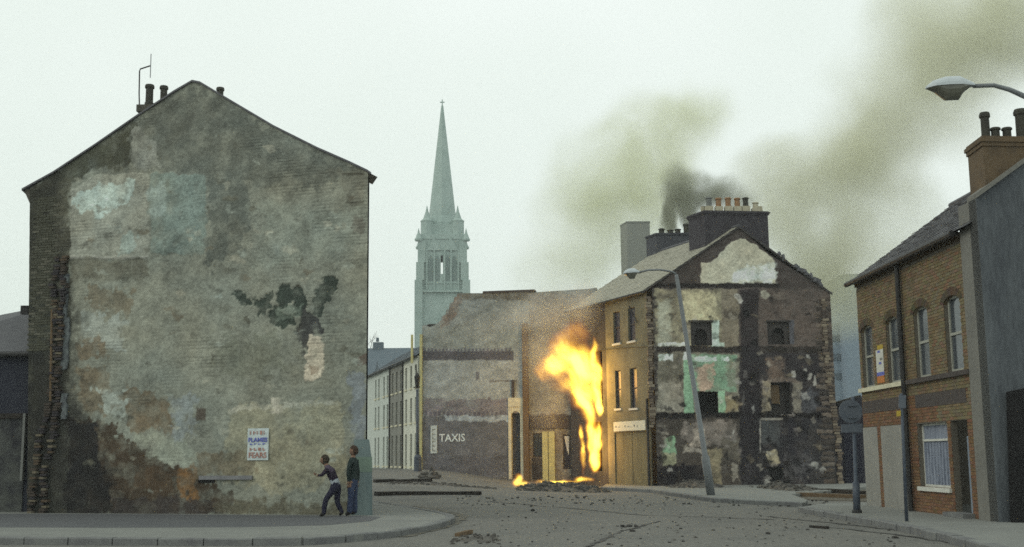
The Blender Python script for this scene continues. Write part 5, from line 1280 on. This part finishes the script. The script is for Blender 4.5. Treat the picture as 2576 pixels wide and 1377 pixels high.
# ================================================================== debris
rs = random.Random(77)
def rock(r, seed, flat=.7):
    rn = random.Random(seed); bm = bmesh.new(); bmesh.ops.create_icosphere(bm, subdivisions=1, radius=r)
    for v in bm.verts: v.co = Vector((v.co.x * rn.uniform(.7, 1.3), v.co.y * rn.uniform(.7, 1.3), v.co.z * flat * rn.uniform(.7, 1.2)))
    me = bpy.data.meshes.new('stone'); bm.to_mesh(me); bm.free(); return me
rocks = [rock(1., i) for i in range(8)]
for i, m_ in enumerate(rocks): m_.materials.append(M['stone_dk'] if i % 3 else M['rubble'])
def stone(px, py, r, label, grp, me=None):
    p = GT(px, py); o = bpy.data.objects.new('stone', me or rs.choice(rocks)); C.objects.link(o); o.location = p + Vector((0, 0, r * .25)); o.scale = (r, r * rs.uniform(.7, 1.2), r * rs.uniform(.6, 1))
    o.rotation_euler = (rs.gauss(0, .2), rs.gauss(0, .2), rs.random() * 6); o['label'] = label; o['category'] = 'stone'; o['group'] = grp
for i, (px, py, r, lb) in enumerate(((1568, 1327, .085, 'leftmost of three dark stones in a row on the open road'), (1583, 1326, .085, 'middle of three dark stones in a row on the open road'), (1601, 1327, .08, 'rightmost of three dark stones in a row on the open road'), (1592, 1338, .07, 'dark stone just below the row of three on the road'), (1340, 1286, .10, 'lone dark stone left of middle on the empty road'), (1932, 1344, .075, 'dark stone left of the cluster on the right of the road'), (2279, 1337, .09, 'dark lump on the road in front of the thin pole'), (2252, 1354, .07, 'round stone at the kerb below the thin pole'))):
    stone(px, py, r, lb, 'stones lying in the road', rocks[1 + i % 2])
for i in range(120):
    if i < 70: px, py = rs.uniform(1480, 2500), rs.uniform(1290, 1375)
    else: px, py = rs.uniform(1180, 2050), rs.uniform(1262, 1375)
    stone(px, py, rs.uniform(.018, .045), 'small dark stone scattered on the road', 'small stones scattered on the road')
for i in range(46):
    stone(rs.uniform(2120, 2520), 0, .03, 'x', 'x') if False else None
    t = rs.random(); px = 2180 + 340 * t; py = 1300 + 78 * t * t + 8 * t + rs.uniform(2, 9)
    stone(px, py, rs.uniform(.03, .075), 'lump of rubble along the right-hand kerb', 'rubble lumps along the right kerb')
def rubble_heap(name, label, pts, h, n, seed, size=(.05, .16), cat='rubble'):
    """loose heap: a mound with many broken pieces on it"""
    rn = random.Random(seed); P = [GT(*p) for p in pts]; cx_ = sum(p.x for p in P) / len(P); cy_ = sum(p.y for p in P) / len(P); mb = MB()
    x0, x1 = min(p.x for p in P), max(p.x for p in P); y0, y1 = min(p.y for p in P), max(p.y for p in P)
    nx_, ny_ = 26, 10
    def hz(a, b): return h * max(0, 1 - (2 * a - 1) ** 2) * max(0, 1 - (2 * b - 1) ** 2) * (.35 + 1.3 * float(vnoise(np.array([a * 7 + seed]), np.array([b * 3.]), seed)[0]))
    vs = [(x0 + (x1 - x0) * i / nx_, y0 + (y1 - y0) * j / ny_, terrain(x0 + (x1 - x0) * i / nx_, y0 + (y1 - y0) * j / ny_) - .02 + hz(i / nx_, j / ny_)) for j in range(ny_ + 1) for i in range(nx_ + 1)]
    mb.add(vs, [(j * (nx_ + 1) + i, j * (nx_ + 1) + i + 1, (j + 1) * (nx_ + 1) + i + 1, (j + 1) * (nx_ + 1) + i) for j in range(ny_) for i in range(nx_)])
    for i in range(n):
        a, b = rn.random(), rn.random(); x, y = x0 + (x1 - x0) * a, y0 + (y1 - y0) * b; z_ = terrain(x, y) + hz(a, b); s = rn.uniform(*size)
        M3 = Matrix.Rotation(rn.random() * 6, 3, 'Z') @ Matrix.Rotation(rn.gauss(0, .6), 3, 'X'); d3 = (s * rn.uniform(.8, 1.8), s, s * rn.uniform(.4, .8))
        mb.box8([Vector((x, y, z_)) + M3 @ Vector((d3[0] * sx, d3[1] * sy, d3[2] * sz)) for sz in (-.5, .5) for sx, sy in ((-.5, -.5), (.5, -.5), (.5, .5), (-.5, .5))])
    o = struct(name, mb, M['rubble'], 'stuff'); return o
rubble_heap('rubble', '', [(1300, 1224), (1540, 1240)], .30, 260, 3)
rubble_heap('rubble', '', [(1650, 1229), (1870, 1236)], .28, 150, 5)
rubble_heap('rubble', '', [(1850, 1230), (2120, 1247)], .30, 190, 6)
rubble_heap('rubble', '', [(1060, 1196), (1100, 1206)], .35, 60, 8)
rubble_heap('rubble', '', [(960, 1214), (1250, 1232)], .06, 120, 12, (.03, .10))
rubble_heap('rubble', '', [(1150, 1345), (1260, 1370)], .04, 60, 13, (.02, .06))
def litter(pts, n, seed, size):       # fine grit and broken bits lying loose on the road
    rn = random.Random(seed); mb = MB()
    for _ in range(n):
        p = GT(rn.uniform(pts[0], pts[2]), rn.uniform(pts[1], pts[3])); s_ = rn.uniform(*size); M3 = Matrix.Rotation(rn.random() * 6, 3, 'Z') @ Matrix.Rotation(rn.gauss(0, .5), 3, 'X')
        mb.box8([p + Vector((0, 0, s_ * .2)) + M3 @ Vector((s_ * rn.uniform(.3, .9) * sx, s_ * rn.uniform(.3, .6) * sy, s_ * .3 * sz)) for sz in (-1, 1) for sx, sy in ((-1, -1), (1, -1), (1, 1), (-1, 1))])
    struct('grit', mb, M['stone_dk'], 'stuff')
litter((1150, 1248, 2200, 1275), 170, 3, (.03, .08)); litter((1180, 1275, 2480, 1376), 170, 4, (.012, .032))
def plank(name, label, a, b, w, t, m, grp=None, lift=0.):
    p, q = GT(*a), GT(*b); d = (q - p).normalized(); s = Vector((-d.y, d.x, 0)).normalized() * w / 2; u = Vector((0, 0, t)); l = Vector((0, 0, lift + .005))
    mb = MB(); n = 6; prev = None; rn = random.Random(int(p.x * 100))
    for i in range(n):
        f0, f1 = p + (q - p) * i / n + l, p + (q - p) * (i + 1) / n + l; j0 = u * rn.uniform(.9, 1.1)
        mb.box8([f0 - s, f1 - s, f1 + s, f0 + s, f0 - s + j0, f1 - s + j0, f1 + s + j0, f0 + s + j0])
    single(name, mb, M[m], label, 'timber', grp)
plank('charred_beam', 'long charred beam lying across the left street mouth', (945, 1247), (1206, 1245), .55, .13, 'char', 'charred beams in the road')
plank('charred_beam', 'shorter charred beam farther up the left street', (942, 1214), (1084, 1212), .5, .12, 'char', 'charred beams in the road')
plank('charred_beam', 'dark beam lying along the foot of the yard wall', (1995, 1236), (2170, 1246), .3, .16, 'char', 'charred beams in the road')
plank('timber_baulk', 'brown timber baulk on the earth right of the burnt house', (2010, 1250), (2175, 1256), .3, .14, 'timber_br')
plank('timber_offcut', 'bent brown offcut lying by the left kerb corner', (1150, 1351), (1184, 1343), .10, .07, 'timber_br')
plank('timber_offcut', 'thin dark stick lying on the road at the lower right', (2040, 1328), (2082, 1332), .08, .05, 'char')
plank('charred_board', 'charred board on the pavement before the burning shops', (1240, 1199), (1320, 1196), .3, .08, 'char')
p = GT(1150, 1318)

# ================================================================== fire, smoke and air
def vol_field(t, blobs, warp=1.2, wscale=.35, nscale=.28, contrast=(.36, .62), det=5., flow=None):
    """density field: soft ellipsoids (centre, radii, amount) broken up by turbulence, in object space"""
    L = t.links.new; tc_ = N(t, 'ShaderNodeTexCoord'); pos = tc_.outputs['Object']
    wn = N(t, 'ShaderNodeTexNoise', Scale=wscale, Detail=3.); L(pos, wn.inputs['Vector'])
    sb_ = N(t, 'ShaderNodeVectorMath', operation='SUBTRACT'); L(wn.outputs['Color'], sb_.inputs[0]); sb_.inputs[1].default_value = (.5, .5, .5)
    sc_ = N(t, 'ShaderNodeVectorMath', operation='SCALE'); L(sb_.outputs[0], sc_.inputs[0]); sc_.inputs['Scale'].default_value = warp * 2
    ad = N(t, 'ShaderNodeVectorMath', operation='ADD'); L(pos, ad.inputs[0]); L(sc_.outputs[0], ad.inputs[1])
    tot = None
    for c, r, a in blobs:
        s1 = N(t, 'ShaderNodeVectorMath', operation='SUBTRACT'); L(ad.outputs[0], s1.inputs[0]); s1.inputs[1].default_value = c
        s2 = N(t, 'ShaderNodeVectorMath', operation='MULTIPLY'); L(s1.outputs[0], s2.inputs[0]); s2.inputs[1].default_value = tuple(1 / x for x in r)
        ln = N(t, 'ShaderNodeVectorMath', operation='LENGTH'); L(s2.outputs[0], ln.inputs[0])
        mr = N(t, 'ShaderNodeMapRange', interpolation_type='SMOOTHSTEP'); mr.inputs['From Min'].default_value = 1.; mr.inputs['From Max'].default_value = .1; mr.inputs['To Max'].default_value = a
        L(ln.outputs['Value'], mr.inputs[0])
        if tot is None: tot = mr.outputs[0]
        else:
            m_ = N(t, 'ShaderNodeMath', operation='ADD'); L(tot, m_.inputs[0]); L(mr.outputs[0], m_.inputs[1]); tot = m_.outputs[0]
    n2 = N(t, 'ShaderNodeTexNoise', Scale=nscale, Detail=det, Roughness=.6); src = ad.outputs[0]
    if flow:
        fv = Vector(flow[0]).normalized(); gv = Vector((fv.z, 0, -fv.x)); cb = N(t, 'ShaderNodeCombineXYZ')
        for i_, (vv, k_) in enumerate(((gv, 1.), (Vector((0, 1, 0)), 1.), (fv, flow[1]))):
            dt = N(t, 'ShaderNodeVectorMath', operation='DOT_PRODUCT'); L(ad.outputs[0], dt.inputs[0]); dt.inputs[1].default_value = vv * k_; L(dt.outputs['Value'], cb.inputs[i_])
        src = cb.outputs[0]
    L(src, n2.inputs['Vector'])
    r2 = N(t, 'ShaderNodeMapRange'); r2.inputs['From Min'].default_value = contrast[0]; r2.inputs['From Max'].default_value = contrast[1]; L(n2.outputs[0], r2.inputs[0])
    mu = N(t, 'ShaderNodeMath', operation='MULTIPLY'); L(tot, mu.inputs[0]); L(r2.outputs[0], mu.inputs[1])
    return mu.outputs[0]
def volume_material(name):
    m = bpy.data.materials.new(name); m.use_nodes = True; t = m.node_tree; t.nodes.clear(); return m, t, N(t, 'ShaderNodeOutputMaterial')
def blob(px, py, rx, ry, a, Y, ry_depth=None):
    c = at(px, py, Y); return (tuple(c), (rx / F * Y, ry_depth or max(2., (rx + ry) / 2 / F * Y * .8), ry / F * Y), a)
def domain(blobs, pad=.5):
    lo = [min(c[i] - r[i] for c, r, a in blobs) - pad for i in range(3)]; hi = [max(c[i] + r[i] for c, r, a in blobs) + pad for i in range(3)]
    return MB().box(lo[0], hi[0], lo[1], hi[1], max(lo[2], .05), hi[2])
def smoke_object(name, blobs, colour, dens, label=None, **kw):
    m, t, out = volume_material(name); d = vol_field(t, blobs, **kw)
    pv = N(t, 'ShaderNodeVolumePrincipled'); pv.inputs['Color'].default_value = (*colour, 1); pv.inputs['Anisotropy'].default_value = .1
    mu = N(t, 'ShaderNodeMath', operation='MULTIPLY'); mu.inputs[1].default_value = dens; t.links.new(d, mu.inputs[0]); t.links.new(mu.outputs[0], pv.inputs['Density'])
    t.links.new(pv.outputs[0], out.inputs['Volume'])
    o = struct(name, domain(blobs), m, 'stuff'); return o
YS = 78.
left_cloud = [blob(1570, 440, 230, 200, .50, YS), blob(1650, 340, 200, 150, .45, YS), blob(1480, 600, 190, 220, .36, YS), blob(1760, 270, 130, 100, .35, YS), blob(1620, 560, 120, 150, .5, YS), blob(1380, 700, 160, 120, .16, YS), blob(1690, 440, 70, 120, .7, YS - 4)]
stem = [blob(1690, 545, 24, 75, 2.6, YS - 12, 1.6), blob(1700, 470, 55, 80, 1.4, YS - 12, 2.), blob(1745, 485, 65, 75, 1.4, YS - 12, 2.), blob(1800, 480, 75, 50, 1.5, YS - 12, 2.), blob(1738, 550, 30, 65, 1.2, YS - 12, 1.6), blob(1860, 495, 65, 40, .9, YS - 12, 2.)]
right_cloud = [blob(2000, 450, 190, 130, .65, YS), blob(2150, 400, 230, 180, .65, YS), blob(2080, 620, 240, 200, .75, YS), blob(2300, 260, 260, 230, .6, YS), blob(2430, 90, 330, 240, .6, YS), blob(2270, 520, 190, 140, .42, YS), blob(2130, 740, 170, 170, .75, YS), blob(2000, 690, 130, 110, .5, YS), blob(2300, 640, 160, 130, .4, YS), blob(2640, 0, 300, 300, .5, YS), blob(1940, 580, 130, 140, .5, YS)]
SMC = (.85, .87, .62)
smoke_object('smoke', left_cloud, SMC, 1.15, nscale=.24, warp=2.2, wscale=.25, contrast=(.22, .72))
smoke_object('smoke', stem, (.46, .47, .38), 1.9, nscale=.5, warp=.8, wscale=.5, contrast=(.30, .66))
smoke_object('smoke', right_cloud, (.85, .85, .67), 1.05, nscale=.18, warp=2.8, wscale=.18, contrast=(.22, .72))
YF = 60.5
near_smoke = [blob(1400, 790, 120, 80, .9, YF, 1.6), blob(1310, 800, 80, 60, .6, YF, 1.4), blob(1360, 900, 70, 120, .6, YF, 1.2), blob(1470, 760, 70, 60, .6, YF, 1.4), blob(1370, 1040, 60, 90, .35, YF, 1.1), blob(1230, 830, 70, 60, .3, YF + 1, 1.4)]
smoke_object('smoke', near_smoke, (.76, .74, .68), .8, nscale=.55, warp=.8, wscale=.5, contrast=(.3, .62))
def fire_object(name, label, blobs, strength, nscale, warp, flow, wscale=.9, group='flames'):
    m, t, out = volume_material(name); d = vol_field(t, blobs, nscale=nscale, warp=warp, wscale=wscale, contrast=(.33, .54), det=4., flow=flow)
    cr_ = N(t, 'ShaderNodeValToRGB'); L = t.links.new; L(d, cr_.inputs[0]); e = cr_.color_ramp.elements
    e[0].position = 0.; e[0].color = (1., .17, .01, 1); e[1].position = .85; e[1].color = (1., .70, .075, 1); k_ = e.new(.35); k_.color = (1., .48, .04, 1)
    em = N(t, 'ShaderNodeEmission'); L(cr_.outputs[0], em.inputs[0])
    pw_ = N(t, 'ShaderNodeMath', operation='POWER'); pw_.inputs[1].default_value = 1.5; L(d, pw_.inputs[0])
    mu = N(t, 'ShaderNodeMath', operation='MULTIPLY'); mu.inputs[1].default_value = strength; L(pw_.outputs[0], mu.inputs[0]); L(mu.outputs[0], em.inputs['Strength'])
    L(em.outputs[0], out.inputs['Volume'])
    mb = domain(blobs, .3); o = link(name, mb.mesh(name), m); o['label'] = label; o['category'] = 'fire'; o['group'] = group; return o
fb_ = [blob(1428, 905, 68, 60, 1.2, YF, .9), blob(1386, 928, 48, 48, 1.2, YF, .8), blob(1468, 935, 50, 84, 1.4, YF, 1.0), blob(1503, 965, 17, 95, 2.2, YF + .5, .9), blob(1425, 970, 52, 34, 1.2, YF, .8), blob(1468, 1000, 50, 40, 1.6, YF, 1.),
       blob(1480, 1035, 28, 34, 1.4, YF, .9), blob(1488, 1062, 18, 30, 1.0, YF, .8), blob(1507, 1025, 13, 30, 2.2, YF + .5, .9), blob(1445, 840, 50, 46, .35, YF, .9), blob(1493, 885, 11, 50, 1.3, YF + .4, .6), blob(1405, 862, 36, 40, .4, YF, .8)]
big_fire = fire_object('flames', 'tall yellow flames streaming left from the upper window of the scorched front', fb_, 3.8, 1.15, .35, ((-.6, 0, .8), .3))
fb2 = [blob(1503, 1100, 16, 58, 1.8, YF + .5, .8), blob(1497, 1160, 20, 34, 1.5, YF + .5, .8), blob(1486, 1085, 18, 36, 1.3, YF + .2, .7), blob(1492, 1125, 22, 40, 1.3, YF + .3, .8), blob(1462, 1088, 9, 26, 1.3, YF + 1, .5), blob(1466, 1150, 9, 66, 1.5, YF + 1, .5), blob(1470, 1206, 34, 9, 1.5, YF + .6, .4), blob(1400, 1212, 75, 6, 1.3, YF + .6, .35)]
fire_object('flames', 'lower flames licking out of the burning shop doorway', fb2, 5., 1.5, .22, ((-.15, 0, 1), .4), 1.3)
for (px_, py_, pw_) in ((1468, 960, 330), (1478, 1130, 200)):      # the light the flames themselves give
    fl = bpy.data.lights.new('flame_glow', 'POINT'); fl.energy = pw_; fl.color = (1., .50, .14); fl.shadow_soft_size = .7
    fo_ = bpy.data.objects.new('flame_glow', fl); C.objects.link(fo_); fo_.location = at(px_, py_, YF); fo_.parent = big_fire
gp = GT(1303, 1226)
fb3 = [((gp.x, gp.y, gp.z + .28), (.36, .3, .42), 1.4), ((gp.x + .3, gp.y, gp.z + .12), (.32, .25, .22), 1.1)]
fire_object('flames', 'small patch of flames burning on the road', fb3, 7., 2.2, .15, None, 2.)
gq_ = GT(1362, 1222); fire_object('flames', 'tiny lick of fire beside the burning patch in the road', [((gq_.x, gq_.y, gq_.z + .08), (.14, .12, .14), 1.6)], 9., 2.5, .05, None, 2.)
# air: one closed box of pale haze round everything
m, t, out = volume_material('haze')
pv = N(t, 'ShaderNodeVolumePrincipled'); pv.inputs['Color'].default_value = (.93, .97, .96, 1); pv.inputs['Density'].default_value = .00055; pv.inputs['Anisotropy'].default_value = .2
t.links.new(pv.outputs[0], out.inputs['Volume'])
struct('haze', MB().box(-720, 720, -75, 720, -1.5, 90), m, 'stuff')
